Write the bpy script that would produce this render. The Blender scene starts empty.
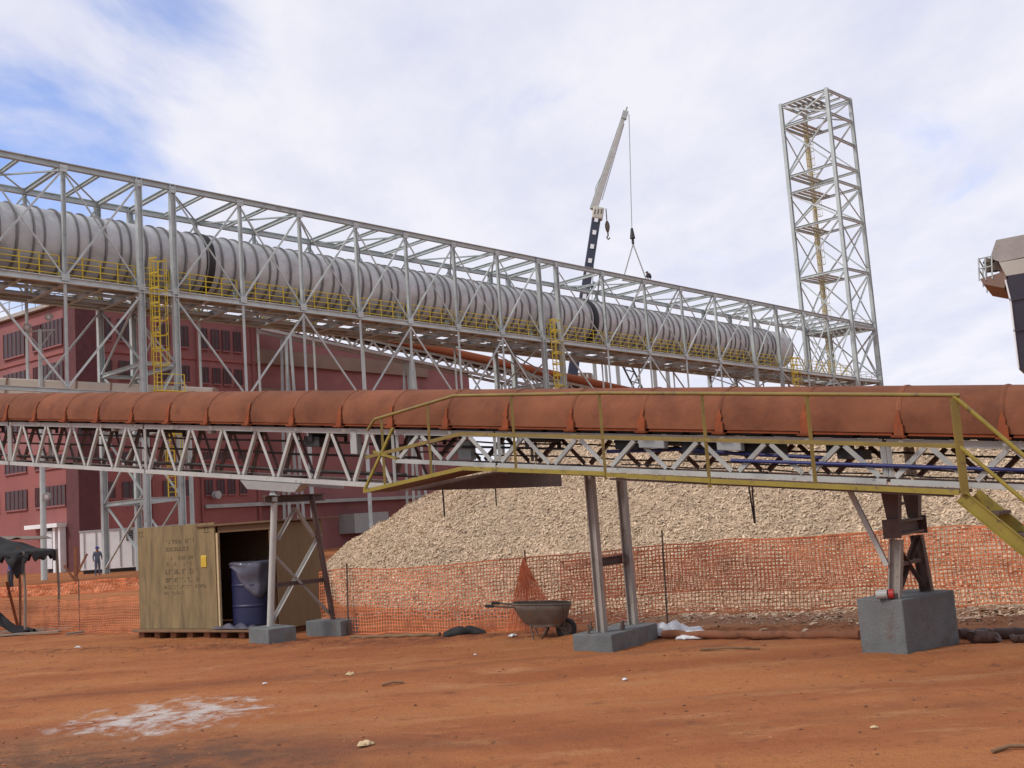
import bpy, math, random
import numpy as np
from mathutils import Vector, Matrix
random.seed(7); rng = np.random.default_rng(7)
sc = bpy.context.scene
COL = sc.collection
V = Vector
rad = math.radians

# ------------------------------------------------------------------ camera
CAM_H = 2.1; FPX = 1080.0; PITCH = rad(6.76); ROLL = rad(4.0)
CP = V((0, 0, CAM_H))
_F = V((0, math.cos(PITCH), math.sin(PITCH))); _R0 = V((1, 0, 0)); _U0 = V((0, -math.sin(PITCH), math.cos(PITCH)))
_R = _R0*math.cos(ROLL) - _U0*math.sin(ROLL); _U = _R0*math.sin(ROLL) + _U0*math.cos(ROLL)
cam = bpy.data.cameras.new('camera'); camo = bpy.data.objects.new('camera', cam); COL.objects.link(camo)
cam.sensor_width = 36; cam.lens = FPX/1024*36; cam.clip_end = 6000; cam.clip_start = .1
m3 = Matrix((_R, _U, -_F)).transposed(); camo.matrix_world = Matrix.Translation(CP) @ m3.to_4x4()
sc.camera = camo

# ------------------------------------------------------------------ light
SUN_DIR = V((-.74, -.36, .80)).normalized()          # towards the sun
SUN_EL = math.asin(SUN_DIR.z); SUN_AZ = math.atan2(SUN_DIR.x, SUN_DIR.y)
sun = bpy.data.lights.new('sun', 'SUN'); sun.energy = 1.9; sun.angle = rad(10); sun.color = (1, .955, .88)
suno = bpy.data.objects.new('sun', sun); COL.objects.link(suno)
suno.rotation_euler = (-SUN_DIR).to_track_quat('-Z', 'Y').to_euler()
w = bpy.data.worlds.new("World"); sc.world = w; w.use_nodes = True
nt = w.node_tree; nt.nodes.clear()
def N(t, **k):
    n = nt.nodes.new(t)
    for a, b in k.items(): setattr(n, a, b)
    return n
def L(a, b): nt.links.new(a, b)
def mathn(op, a=None, b=None, c=None, clamp=False):
    n = N('ShaderNodeMath', operation=op); n.use_clamp = clamp
    for i, x in enumerate((a, b, c)):
        if x is None: continue
        if isinstance(x, (int, float)): n.inputs[i].default_value = x
        else: L(x, n.inputs[i])
    return n.outputs[0]
sky = N('ShaderNodeTexSky', sky_type='NISHITA', sun_disc=False); sky.sun_elevation = SUN_EL; sky.sun_rotation = SUN_AZ
sky.air_density = 1.0; sky.dust_density = .6; sky.ozone_density = 1.5
tc = N('ShaderNodeTexCoord'); sep = N('ShaderNodeSeparateXYZ'); L(tc.outputs['Generated'], sep.inputs[0])
zc = mathn('ADD', mathn('MAXIMUM', sep.outputs[2], 0.0), .16)
px = mathn('DIVIDE', sep.outputs[0], zc); py = mathn('DIVIDE', sep.outputs[1], zc)
cmb = N('ShaderNodeCombineXYZ'); L(px, cmb.inputs[0]); L(py, cmb.inputs[1])
mp = N('ShaderNodeMapping'); mp.inputs['Rotation'].default_value = (0, 0, rad(28)); mp.inputs['Scale'].default_value = (1.3, .75, 1); mp.inputs['Location'].default_value = (3.1, 1.2, 0)
L(cmb.outputs[0], mp.inputs[0])
n1 = N('ShaderNodeTexNoise'); n1.inputs['Scale'].default_value = 1.9; n1.inputs['Detail'].default_value = 9; n1.inputs['Roughness'].default_value = .55; n1.inputs['Distortion'].default_value = .45
L(mp.outputs[0], n1.inputs['Vector'])
n2 = N('ShaderNodeTexNoise'); n2.inputs['Scale'].default_value = 2.6; n2.inputs['Detail'].default_value = 6; n2.inputs['Roughness'].default_value = .6
L(mp.outputs[0], n2.inputs['Vector'])
# the open blue gap of the cloud deck lies to the left of the view, high up
def dotdir(d):
    n = N('ShaderNodeVectorMath', operation='DOT_PRODUCT'); L(tc.outputs['Generated'], n.inputs[0]); n.inputs[1].default_value = V(d).normalized(); return n.outputs['Value']
def smooth(v, a, b):
    n = N('ShaderNodeMapRange', interpolation_type='SMOOTHSTEP'); n.inputs['From Min'].default_value = a; n.inputs['From Max'].default_value = b; L(v, n.inputs['Value']); return n.outputs[0]
gap = smooth(dotdir((-.42, .86, .33)), .945, .999)
gap2 = smooth(dotdir((.1, .9, .30)), .97, 1.0)
gap3 = smooth(dotdir((.40, .95, .10)), .9, 1.0)
dens = mathn('SUBTRACT', mathn('ADD', n1.outputs[0], .235), mathn('MULTIPLY', gap, .25))
dens = mathn('SUBTRACT', dens, mathn('MULTIPLY', gap2, .03))
dens = mathn('SUBTRACT', dens, mathn('MULTIPLY', gap3, .035))
cover = smooth(dens, .30, .62)
cover = mathn('MULTIPLY', cover, .95)
cr = N('ShaderNodeValToRGB'); e = cr.color_ramp.elements
e[0].position = .3; e[0].color = (7.0, 7.15, 8.5, 1); e[1].position = .64; e[1].color = (8.7, 8.6, 9.2, 1); L(n2.outputs[0], cr.inputs[0])
SKYK = 1.7
sg = N('ShaderNodeVectorMath', operation='MULTIPLY'); L(sky.outputs[0], sg.inputs[0]); sg.inputs[1].default_value = (SKYK*1.0, SKYK*1.0, SKYK*1.25)
mx = N('ShaderNodeMix', data_type='RGBA'); L(cover, mx.inputs[0]); L(sg.outputs[0], mx.inputs[6]); L(cr.outputs[0], mx.inputs[7])
bg = N('ShaderNodeBackground'); bg.inputs[1].default_value = .1; L(mx.outputs[2], bg.inputs[0])
wo = N('ShaderNodeOutputWorld'); L(bg.outputs[0], wo.inputs[0])
sc.view_settings.view_transform = 'Standard'; sc.view_settings.look = 'None'; sc.view_settings.exposure = 0.08; sc.view_settings.gamma = 1
sc.render.engine = 'CYCLES'; sc.cycles.max_bounces = 6; sc.cycles.diffuse_bounces = 3

# ------------------------------------------------------------------ helpers
def pray(x, y): return (_F*FPX + _R*(x-512) + _U*(384-y)).normalized()
def at(x, y, Y):
    d = pray(x, y); return CP + d*(Y/d.y)
def gnd(x, y, z=0):
    d = pray(x, y); return CP + d*((z-CAM_H)/d.z)

def pm(name, col, rough=.75, metal=0., var=.18, scale=3., col2=None, c2at=.58, c2w=.1, c2scale=6., bump=0., bscale=30., streak=None, island=0., spec=None, orand=0.):
    """procedural material: mottled base colour, a second colour in worn patches, optional bump"""
    m = bpy.data.materials.new(name); m.use_nodes = True; t = m.node_tree; b = t.nodes['Principled BSDF']
    def nn(k): return t.nodes.new(k)
    tcn = nn('ShaderNodeTexCoord'); vec = tcn.outputs['Object']
    if streak:
        mpn = nn('ShaderNodeMapping'); mpn.inputs['Scale'].default_value = streak; t.links.new(vec, mpn.inputs[0]); vec2 = mpn.outputs[0]
    else: vec2 = vec
    nz = nn('ShaderNodeTexNoise'); nz.inputs['Scale'].default_value = scale; nz.inputs['Detail'].default_value = 5; nz.inputs['Roughness'].default_value = .65
    t.links.new(vec2, nz.inputs['Vector'])
    mr = nn('ShaderNodeMapRange'); mr.inputs['From Min'].default_value = .25; mr.inputs['From Max'].default_value = .75
    mr.inputs['To Min'].default_value = 1-var; mr.inputs['To Max'].default_value = 1+var; t.links.new(nz.outputs[0], mr.inputs[0])
    src = mr.outputs[0]
    if island:
        g = nn('ShaderNodeNewGeometry'); mi = nn('ShaderNodeMapRange'); mi.inputs['To Min'].default_value = 1-island; mi.inputs['To Max'].default_value = 1+island
        t.links.new(g.outputs['Random Per Island'], mi.inputs[0]); mm = nn('ShaderNodeMath'); mm.operation = 'MULTIPLY'
        t.links.new(src, mm.inputs[0]); t.links.new(mi.outputs[0], mm.inputs[1]); src = mm.outputs[0]
    if orand:
        oi = nn('ShaderNodeObjectInfo'); mi = nn('ShaderNodeMapRange'); mi.inputs['To Min'].default_value = 1-orand; mi.inputs['To Max'].default_value = 1+orand
        t.links.new(oi.outputs['Random'], mi.inputs[0]); mm = nn('ShaderNodeMath'); mm.operation = 'MULTIPLY'
        t.links.new(src, mm.inputs[0]); t.links.new(mi.outputs[0], mm.inputs[1]); src = mm.outputs[0]
    if spec is not None: b.inputs['Specular IOR Level'].default_value = spec
    vm = nn('ShaderNodeVectorMath'); vm.operation = 'SCALE'; t.links.new(src, vm.inputs['Scale'])
    if col2:
        n2_ = nn('ShaderNodeTexNoise'); n2_.inputs['Scale'].default_value = c2scale; n2_.inputs['Detail'].default_value = 6; n2_.inputs['Roughness'].default_value = .7
        t.links.new(vec2, n2_.inputs['Vector'])
        m2 = nn('ShaderNodeMapRange'); m2.inputs['From Min'].default_value = c2at; m2.inputs['From Max'].default_value = c2at+c2w; t.links.new(n2_.outputs[0], m2.inputs[0])
        mxn = nn('ShaderNodeMix'); mxn.data_type = 'RGBA'; mxn.inputs[6].default_value = (*col, 1); mxn.inputs[7].default_value = (*col2, 1)
        t.links.new(m2.outputs[0], mxn.inputs[0]); t.links.new(mxn.outputs[2], vm.inputs[0])
    else: vm.inputs[0].default_value = col
    t.links.new(vm.outputs[0], b.inputs['Base Color'])
    b.inputs['Roughness'].default_value = rough; b.inputs['Metallic'].default_value = metal
    if bump:
        nb = nn('ShaderNodeTexNoise'); nb.inputs['Scale'].default_value = bscale; nb.inputs['Detail'].default_value = 4; t.links.new(vec, nb.inputs['Vector'])
        bn = nn('ShaderNodeBump'); bn.inputs['Strength'].default_value = bump; bn.inputs['Distance'].default_value = .05
        t.links.new(nb.outputs[0], bn.inputs['Height']); t.links.new(bn.outputs[0], b.inputs['Normal'])
    return m

MT = {}
MT['steel'] = pm('galvanised_steel', (.44, .485, .475), .6, .05, .16, .8, (.33, .365, .36), .55, .12, 2., orand=.10)
MT['steel_dark'] = pm('weathered_grating', (.38, .40, .39), .7, .05, .2, 1.2)
MT['yellow'] = pm('yellow_safety_paint', (.62, .46, .03), .5, 0, .15, 2.)
MT['olive'] = pm('dirty_yellow_paint', (.265, .20, .025), .6, 0, .2, 3., (.13, .09, .035), .55, .12, 7.)
MT['rail'] = pm('brown_yellow_rail', (.21, .145, .028), .6, 0, .25, 3., (.11, .07, .03), .54, .14, 6.)
MT['pale_yellow'] = pm('pale_yellow_paint', (.55, .47, .20), .6, 0, .15, 2.)
MT['tube'] = pm('grey_tube_steel', (.49, .505, .51), .55, .03, .16, .35, (.36, .365, .36), .47, .2, .8)
MT['ring'] = pm('ring_steel', (.17, .165, .165), .6, .1, .2, 1.)
MT['black'] = pm('black_rubber', (.018, .018, .02), .7, 0, .2, 3.)
MT['dark'] = pm('dark_steel', (.035, .03, .03), .6, .1, .3, 4.)
MT['hood'] = pm('faded_red_primer', (.195, .070, .034), .85, 0, .25, 1.1, (.135, .047, .027), .48, .2, 1.5, .12, 9., spec=.2, orand=.13)
MT['bracket'] = pm('orange_red_primer', (.245, .060, .022), .8, 0, .3, 4., (.19, .06, .026), .48, .12, 9., spec=.2)
MT['white_steel'] = pm('dirty_white_paint', (.43, .425, .395), .6, 0, .16, 2., (.24, .205, .165), .6, .1, 5.)
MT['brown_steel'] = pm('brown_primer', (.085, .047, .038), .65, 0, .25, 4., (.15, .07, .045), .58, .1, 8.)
MT['post_steel'] = pm('dusty_grey_post', (.30, .27, .24), .6, 0, .18, 2., (.19, .13, .10), .57, .12, 5.)
MT['grey_panel'] = pm('grey_panel_paint', (.36, .37, .36), .55, 0, .12, 3.)
MT['blue'] = pm('blue_pipe_paint', (.03, .035, .15), .5, 0, .15, 4.)
MT['concrete'] = pm('grey_concrete', (.14, .148, .15), .9, 0, .25, 2.5, (.115, .085, .065), .54, .2, 3.5, .3, 40.)
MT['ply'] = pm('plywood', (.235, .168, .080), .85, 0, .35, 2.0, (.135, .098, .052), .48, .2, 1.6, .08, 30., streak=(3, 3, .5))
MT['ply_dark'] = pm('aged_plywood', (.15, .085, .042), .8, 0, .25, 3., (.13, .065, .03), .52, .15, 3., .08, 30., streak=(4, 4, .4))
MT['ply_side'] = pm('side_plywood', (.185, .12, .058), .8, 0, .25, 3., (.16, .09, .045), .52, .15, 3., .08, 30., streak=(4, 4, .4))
MT['ply_edge'] = pm('plywood_edge', (.55, .42, .24), .8, 0, .1, 9.)
MT['stencil'] = pm('stencil_ink', (.105, .075, .043), .9, 0, .4, 8.)
MT['drum'] = pm('blue_plastic', (.014, .016, .062), .5, 0, .2, 3.)
MT['film'] = pm('dusty_plastic_film', (.10, .10, .135), .3, 0, .35, 5.)
MT['white_sheet'] = pm('white_plastic_sheet', (.66, .67, .70), .5, 0, .1, 6.)
MT['black_cloth'] = pm('black_shade_cloth', (.02, .019, .02), .9, 0, .3, 8.)
MT['timber'] = pm('weathered_timber', (.20, .115, .06), .85, 0, .25, 3., (.11, .06, .035), .55, .15, 5., .15, 25., streak=(1, 1, 1))
MT['red_timber'] = pm('red_stained_timber', (.22, .085, .04), .85, 0, .3, 3., (.1, .045, .03), .55, .12, 4., .2, 25.)
MT['plank'] = pm('grey_plank', (.25, .20, .16), .85, 0, .25, 5.)
MT['net'] = pm('orange_net_plastic', (.70, .21, .085), .5, 0, .25, 2.5, (.42, .10, .035), .52, .1, 3.5)
MT['wall'] = pm('mauve_red_wall', (.29, .118, .115), .9, 0, .16, .3, (.24, .10, .10), .5, .2, .5, .1, 6.)
MT['wall_low'] = pm('brick_red_wall', (.30, .105, .095), .9, 0, .18, .4, (.235, .085, .08), .55, .15, .8, .1, 6.)
MT['quoin'] = pm('dark_brick', (.12, .042, .046), .9, 0, .2, 1.5)
MT['window'] = pm('dark_louvre', (.055, .038, .044), .45, 0, .3, 1.)
MT['beige'] = pm('beige_cladding', (.25, .165, .125), .8, 0, .15, .6)
MT['pale_duct'] = pm('pale_duct_sheet', (.52, .48, .40), .7, 0, .1, .6)
MT['white_paint'] = pm('white_paint', (.80, .81, .81), .6, 0, .08, 1.)
MT['roofgrey'] = pm('roof_sheet_grey', (.40, .37, .34), .8, 0, .2, 1.5, (.28, .25, .22), .55, .1, 3.)
MT['hopper'] = pm('dark_purple_chute', (.035, .03, .045), .55, 0, .25, 1.2)
MT['cream'] = pm('cream_paint', (.50, .47, .40), .6, 0, .12, 1.)
MT['crane_blue'] = pm('crane_navy_paint', (.03, .035, .06), .4, 0, .15, 1.)
MT['rust'] = pm('rusty_barrow_steel', (.115, .085, .065), .7, .1, .3, 6., (.17, .08, .04), .55, .12, 9.)
MT['red_valve'] = pm('red_paint', (.40, .03, .03), .5, 0, .1, 5.)
MT['tag'] = pm('yellow_tag', (.55, .36, .03), .6, 0, .15, 5.)
MT['bush_green'] = pm('green_sheet', (.05, .16, .06), .7, 0, .2, 3.)
MT['clod'] = pm('red_earth_clod', (.25, .10, .048), .95, 0, .3, 3., island=.5)
MT['chip'] = pm('pale_wood_chip', (.53, .40, .27), .9, 0, .18, .45, island=.36)
MT['chip_bed'] = pm('wood_chip_bed', (.38, .275, .18), .95, 0, .25, 1.2, (.50, .37, .25), .5, .12, 7., .5, 12.)
MT['skin'] = pm('skin', (.28, .14, .09), .6, 0, .05, 5.)
MT['cloth_blue'] = pm('blue_work_cloth', (.035, .05, .22), .85, 0, .15, 8.)
MT['cloth_grey'] = pm('grey_work_cloth', (.10, .12, .17), .85, 0, .15, 8.)
MT['cloth_dark'] = pm('dark_trousers', (.03, .032, .045), .85, 0, .15, 8.)
MT['helmet'] = pm('white_helmet', (.6, .6, .58), .4, 0, .05, 5.)

class MB:
    def __init__(s): s.v = []; s.f = []; s.sm = []
    def add(s, vs, fs, smooth=False):
        o = len(s.v); s.v += [tuple(x) for x in vs]; s.f += [tuple(i+o for i in f) for f in fs]; s.sm += [smooth]*len(fs); return s
    def hexa(s, b, t):       # two quads, same winding
        return s.add(list(b)+list(t), [(3,2,1,0),(4,5,6,7),(0,1,5,4),(1,2,6,5),(2,3,7,6),(3,0,4,7)])
    def box(s, c, sx, sy, sz, ax=None, ay=None, az=None):
        ax = V(ax or (1,0,0)); ay = V(ay or (0,1,0)); az = V(az or (0,0,1)); c = V(c)
        P = lambda i,j,k: c+ax*(i*sx/2)+ay*(j*sy/2)+az*(k*sz/2)
        return s.hexa([P(-1,-1,-1),P(1,-1,-1),P(1,1,-1),P(-1,1,-1)], [P(-1,-1,1),P(1,-1,1),P(1,1,1),P(-1,1,1)])
    def _fr(s, p, q, up):
        p = V(p); q = V(q); d = (q-p).normalized(); up = V(up)
        if abs(d.dot(up.normalized())) > .97: up = V((0,1,0)) if abs(d.y) < .9 else V((1,0,0))
        x = d.cross(up).normalized(); y = x.cross(d).normalized(); return p, q, x, y
    def bar(s, p, q, a, b=None, up=(0,0,1)):
        b = b or a; p, q, x, y = s._fr(p, q, up)
        c = lambda o: [o-x*a/2-y*b/2, o+x*a/2-y*b/2, o+x*a/2+y*b/2, o-x*a/2+y*b/2]
        return s.hexa(c(p)[::-1], c(q)[::-1])
    def prof(s, p, q, pts, up=(0,0,1), smooth=False):
        p, q, x, y = s._fr(p, q, up); n = len(pts)
        vs = [p+x*a+y*b for a,b in pts]+[q+x*a+y*b for a,b in pts]
        return s.add(vs, [tuple(range(n))[::-1], tuple(range(n,2*n))]+[(i,(i+1)%n,n+(i+1)%n,n+i) for i in range(n)], smooth)
    def ibeam(s, p, q, w_, d_, t=None, up=(0,0,1)):      # w_ flange width, d_ depth along up
        t = t or max(.02, .1*d_); a = w_/2; b = d_/2; h = t*.45
        return s.prof(p, q, [(-a,-b),(a,-b),(a,-b+t),(h,-b+t),(h,b-t),(a,b-t),(a,b),(-a,b),(-a,b-t),(-h,b-t),(-h,-b+t),(-a,-b+t)], up)
    def angle(s, p, q, a, t=None, up=(0,0,1)):
        t = t or a*.14
        return s.prof(p, q, [(-a/2,-a/2),(a/2,-a/2),(a/2,-a/2+t),(-a/2+t,-a/2+t),(-a/2+t,a/2),(-a/2,a/2)], up)
    def chan(s, p, q, w_, d_, t=None, up=(0,0,1), flip=1):
        t = t or .12*w_; a = w_/2*flip; b = d_/2; h = t*flip
        return s.prof(p, q, [(-a,-b),(a,-b),(a,-b+t),(-a+h,-b+t),(-a+h,b-t),(a,b-t),(a,b),(-a,b)], up)
    def tube(s, pts, r, n=8, caps=True, radii=None):
        pts = [V(p) for p in pts]; rings = []; prev = None
        for i, p in enumerate(pts):
            d = (pts[min(i+1, len(pts)-1)]-pts[max(i-1, 0)]).normalized()
            u = prev if prev is not None and abs(prev.dot(d)) < .95 else (V((0,0,1)) if abs(d.z) < .9 else V((1,0,0)))
            x = d.cross(u).normalized(); y = x.cross(d).normalized(); prev = y
            rr = radii[i] if radii else r
            rings.append([p+x*(rr*math.cos(2*math.pi*k/n))+y*(rr*math.sin(2*math.pi*k/n)) for k in range(n)])
        vs = [v for g in rings for v in g]; fs = []
        for i in range(len(pts)-1):
            for k in range(n): fs.append((i*n+k, i*n+(k+1)%n, (i+1)*n+(k+1)%n, (i+1)*n+k))
        s.add(vs, fs, True)
        if caps: s.add(rings[0], [tuple(range(n))[::-1]]); s.add(rings[-1], [tuple(range(n))])
        return s
    def sheet(s, fn, nu, nv, smooth=True):
        vs = [fn(i/nu, j/nv) for j in range(nv+1) for i in range(nu+1)]
        return s.add(vs, [(j*(nu+1)+i, j*(nu+1)+i+1, (j+1)*(nu+1)+i+1, (j+1)*(nu+1)+i) for j in range(nv) for i in range(nu)], smooth)
    def build(s, name, mat, parent=None, mods=None):
        off = V((0,0,0)); q = parent
        while q is not None: off += q.location; q = q.parent
        me = bpy.data.meshes.new(name)
        me.from_pydata([(x-off.x, y-off.y, z-off.z) for x,y,z in s.v], [], s.f)
        me.polygons.foreach_set('use_smooth', s.sm); me.update()
        me.materials.append(MT[mat] if isinstance(mat, str) else mat)
        o = bpy.data.objects.new(name, me); COL.objects.link(o)
        if parent is not None: o.parent = parent
        if mods: mods(o)
        return o
def bevel(o, wd=.01, seg=2):
    b = o.modifiers.new('bevel', 'BEVEL'); b.width = wd; b.segments = seg; b.limit_method = 'ANGLE'; b.angle_limit = rad(40)
def solid(t):
    def f(o): m = o.modifiers.new('solid', 'SOLIDIFY'); m.thickness = t; m.offset = 0
    return f
def tag(o, label=None, cat=None, group=None, kind=None):
    if label: o['label'] = label
    if cat: o['category'] = cat
    if group: o['group'] = group
    if kind: o['kind'] = kind
    return o
def thing(name, loc, label, cat, group=None, rz=0):
    o = bpy.data.objects.new(name, None); COL.objects.link(o); o.location = loc; o.rotation_euler = (0,0,rz); o.empty_display_size = .2
    return tag(o, label, cat, group)
def npmesh(name, verts, quads, mat, parent=None, smooth=False):
    me = bpy.data.meshes.new(name); nv = len(verts); nf = len(quads); k = quads.shape[1]
    me.vertices.add(nv); me.vertices.foreach_set('co', np.asarray(verts, np.float32).ravel())
    me.loops.add(nf*k); me.loops.foreach_set('vertex_index', np.asarray(quads, np.int32).ravel())
    me.polygons.add(nf); me.polygons.foreach_set('loop_start', np.arange(0, nf*k, k, dtype=np.int32))
    me.polygons.foreach_set('use_smooth', np.full(nf, smooth)); me.update(calc_edges=True); me.validate()
    me.materials.append(MT[mat] if isinstance(mat, str) else mat)
    o = bpy.data.objects.new(name, me); COL.objects.link(o)
    if parent is not None: o.parent = parent
    return o
_tab = rng.random((256, 256))
def vnoise(x, y):
    xi = np.floor(x).astype(int); yi = np.floor(y).astype(int); fx = x-xi; fy = y-yi
    fx = fx*fx*(3-2*fx); fy = fy*fy*(3-2*fy); g = lambda a, b: _tab[a & 255, b & 255]
    return (g(xi,yi)*(1-fx)+g(xi+1,yi)*fx)*(1-fy)+(g(xi,yi+1)*(1-fx)+g(xi+1,yi+1)*fx)*fy
def fbm(x, y, o=4):
    s = 0; a = .5
    for i in range(o): s = s+a*(vnoise(x*2**i+17*i, y*2**i+31*i)-.5); a *= .5
    return s
def sstep(a, b, x): t = np.clip((x-a)/(b-a), 0, 1); return t*t*(3-2*t)

# ------------------------------------------------------------------ ground
def ground_h(x, y):
    x = np.asarray(x, float); y = np.asarray(y, float)
    near = 1-sstep(26, 40, y)
    h = fbm(x*.35, y*.35, 3)*.10+fbm(x*1.6+9, y*1.6, 3)*.035*near+fbm(x*6, y*6+5, 3)*.036*near
    u = x*.985+y*.17                                      # along the old wheel ruts
    vv = y-.02*x
    for c, d, wd in ((12.2,-.04,.35),(13.9,-.035,.3),(15.2,.035,.4),(10.6,.03,.5)):
        h = h+near*d*np.exp(-((vv-c-.5*np.sin(x*.25))/wd)**2)*(.6+.8*vnoise(x*.5, y*.1))
    berm = np.exp(-((y-(19.2-.32*(x+2)))/.5)**2)
    h = h+.05*berm*(.4+1.2*vnoise(x*1.3, y*1.3))*near+.03*near*berm*fbm(x*5, y*5, 3)*2
    rough = sstep(-2, -6, x)*sstep(13.0, 10.5, y)
    h = h+rough*(fbm(x*2.5, y*2.5, 4)*.14)
    return h
xs = np.concatenate([-np.geomspace(1500, 17, 24), np.arange(-16.5, 14.5, .09), np.geomspace(15, 1500, 24)])
ys = np.concatenate([np.array([-60,-30,-12,-4,0,3,5,6]), np.arange(6.6, 27, .085), np.geomspace(27.3, 3000, 44)])
GX, GY = np.meshgrid(xs, ys); GZ = ground_h(GX, GY)
nx, ny = len(xs), len(ys); idx = np.arange(nx*ny).reshape(ny, nx)
Q = np.stack([idx[:-1,:-1], idx[:-1,1:], idx[1:,1:], idx[1:,:-1]], -1).reshape(-1, 4)
gm = bpy.data.materials.new('red_earth'); gm.use_nodes = True; t = gm.node_tree; b = t.nodes['Principled BSDF']; b.inputs['Roughness'].default_value = .95
b.inputs['Specular IOR Level'].default_value = .2
def gn(k): return t.nodes.new(k)
def gnoise(scale, detail=5, r=.6, vec=None, dist=0):
    n = gn('ShaderNodeTexNoise'); n.inputs['Scale'].default_value = scale; n.inputs['Detail'].default_value = detail; n.inputs['Roughness'].default_value = r; n.inputs['Distortion'].default_value = dist
    t.links.new(vec, n.inputs['Vector']); return n.outputs[0]
def gmr(src, a, b_, c=0., d=1., smooth=True):
    n = gn('ShaderNodeMapRange'); n.interpolation_type = 'SMOOTHSTEP' if smooth else 'LINEAR'
    for i, x in zip(('From Min','From Max','To Min','To Max'), (a, b_, c, d)): n.inputs[i].default_value = x
    t.links.new(src, n.inputs[0]); return n.outputs[0]
def gmix(fac, a, b_):
    n = gn('ShaderNodeMix'); n.data_type = 'RGBA'; t.links.new(fac, n.inputs[0])
    for i, x in ((6, a), (7, b_)):
        if isinstance(x, tuple): n.inputs[i].default_value = (*x, 1)
        else: t.links.new(x, n.inputs[i])
    return n.outputs[2]
def gmath(op, a, b_):
    n = gn('ShaderNodeMath'); n.operation = op
    for i, x in enumerate((a, b_)):
        if isinstance(x, (int, float)): n.inputs[i].default_value = x
        else: t.links.new(x, n.inputs[i])
    return n.outputs[0]
gtc = gn('ShaderNodeTexCoord').outputs['Object']
gmp = gn('ShaderNodeMapping'); gmp.inputs['Scale'].default_value = (.35, 1.3, 1); gmp.inputs['Rotation'].default_value = (0, 0, rad(4)); t.links.new(gtc, gmp.inputs[0]); gst = gmp.outputs[0]
c = gmix(gmr(gnoise(.5, 6, .65, gst), .35, .65), (.44, .170, .062), (.33, .110, .042))
c = gmix(gmr(gnoise(1.6, 6, .7, gst), .52, .72), c, (.46, .215, .095))
c = gmix(gmr(gnoise(2.3, 6, .7, gtc), .56, .70, 0, .75), c, (.17, .068, .036))
c = gmix(gmr(gnoise(14, 4, .7, gtc), .58, .72, 0, .6), c, (.145, .06, .032))
c = gmix(gmr(gnoise(22, 3, .7, gtc), .62, .72, 0, .5), c, (.42, .20, .09))
c = gmix(gmr(gnoise(75, 3, .8, gtc), .50, .70, 0, .55), c, (.15, .06, .03))
gs = gn('ShaderNodeSeparateXYZ'); t.links.new(gtc, gs.inputs[0]); gx, gy = gs.outputs[0], gs.outputs[1]
# grey, dusty strip of ground by the footings and under the pile edge
dist = gmath('ADD', gmath('MULTIPLY', gx, .62), gmath('MULTIPLY', gy, .785))
strip = gmath('MULTIPLY', gmr(dist, 15.3, 17.2), gmr(dist, 21.5, 19.6))
strip = gmath('MULTIPLY', strip, gmr(gx, -2.5, 1.5))
c = gmix(gmath('MULTIPLY', strip, gmr(gnoise(3, 5, .7, gtc), .25, .6, .15, .9)), c, (.31, .185, .11))
lane = gmath('ADD', gy, gmath('MULTIPLY', gx, -.03))
wobn = gmath('MULTIPLY', gmath('SUBTRACT', gnoise(.45, 3, .6, gtc), .5), 1.6)
lw = gmath('ADD', lane, wobn)
for cc0, wd0, colr, k0 in ((12.1, .35, (.42, .20, .09), .55), (13.8, .3, (.42, .20, .09), .5), (15.6, .45, (.18, .065, .032), .6), (10.4, .4, (.20, .08, .04), .5)):
    dd0 = gmath('ABSOLUTE', gmath('SUBTRACT', lw, cc0), 0)
    c = gmix(gmath('MULTIPLY', gmr(dd0, wd0, 0., 0, k0), gmr(gnoise(2.6, 6, .75, gst), .35, .6)), c, colr)
bd0 = gmath('ABSOLUTE', gmath('SUBTRACT', gmath('ADD', gmath('ADD', gy, gmath('MULTIPLY', gx, .32)), gmath('MULTIPLY', wobn, .5)), 18.5), 0)
c = gmix(gmath('MULTIPLY', gmr(bd0, .6, .0, 0, .8), gmr(gnoise(3.5, 6, .75, gtc), .38, .6)), c, (.14, .05, .027))
# dark muddy patch in the near left corner
mud = gmath('MULTIPLY', gmr(gx, -.2, -3.2), gmr(gmath('ADD', gy, gmath('MULTIPLY', gx, .25)), 11.7, 9.5))
c = gmix(gmath('MULTIPLY', mud, gmr(gnoise(2.4, 6, .7, gtc), .3, .6, .3, .85)), c, (.10, .06, .045))
# spilled lime
ex = gmath('DIVIDE', gmath('ADD', gx, 4.35), 1.25); ey = gmath('DIVIDE', gmath('ADD', gy, gmath('ADD', -13.05, gmath('MULTIPLY', gx, 0.0))), 1.05)
rr = gmath('ADD', gmath('MULTIPLY', ex, ex), gmath('MULTIPLY', ey, ey))
lime = gmath('ADD', gmr(rr, 0.0, 2.0, .72, 0.0, False), gmath('MULTIPLY', gmath('SUBTRACT', gnoise(3.2, 9, .7, gtc, .3), .5), 3.0))
c = gmix(gmath('MULTIPLY', gmr(lime, .30, .95, 0, .95), gmr(rr, 1.9, .9, 0, 1)), c, (.56, .50, .46))
t.links.new(c, b.inputs['Base Color'])
bn = gn('ShaderNodeBump'); bn.inputs['Strength'].default_value = .9; bn.inputs['Distance'].default_value = .045
t.links.new(gmath('ADD', gnoise(9, 6, .7, gtc), gmath('MULTIPLY', gnoise(40, 4, .7, gtc), .5)), bn.inputs['Height']); t.links.new(bn.outputs[0], b.inputs['Normal'])
tag(npmesh('ground', np.stack([GX, GY, GZ], -1).reshape(-1, 3), Q, gm, smooth=True), kind='structure')
def gh(x, y): return float(ground_h(np.array([x]), np.array([y]))[0])
def gpt(x, y): p = gnd(x, y); p.z = gh(p.x, p.y); return p
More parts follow.
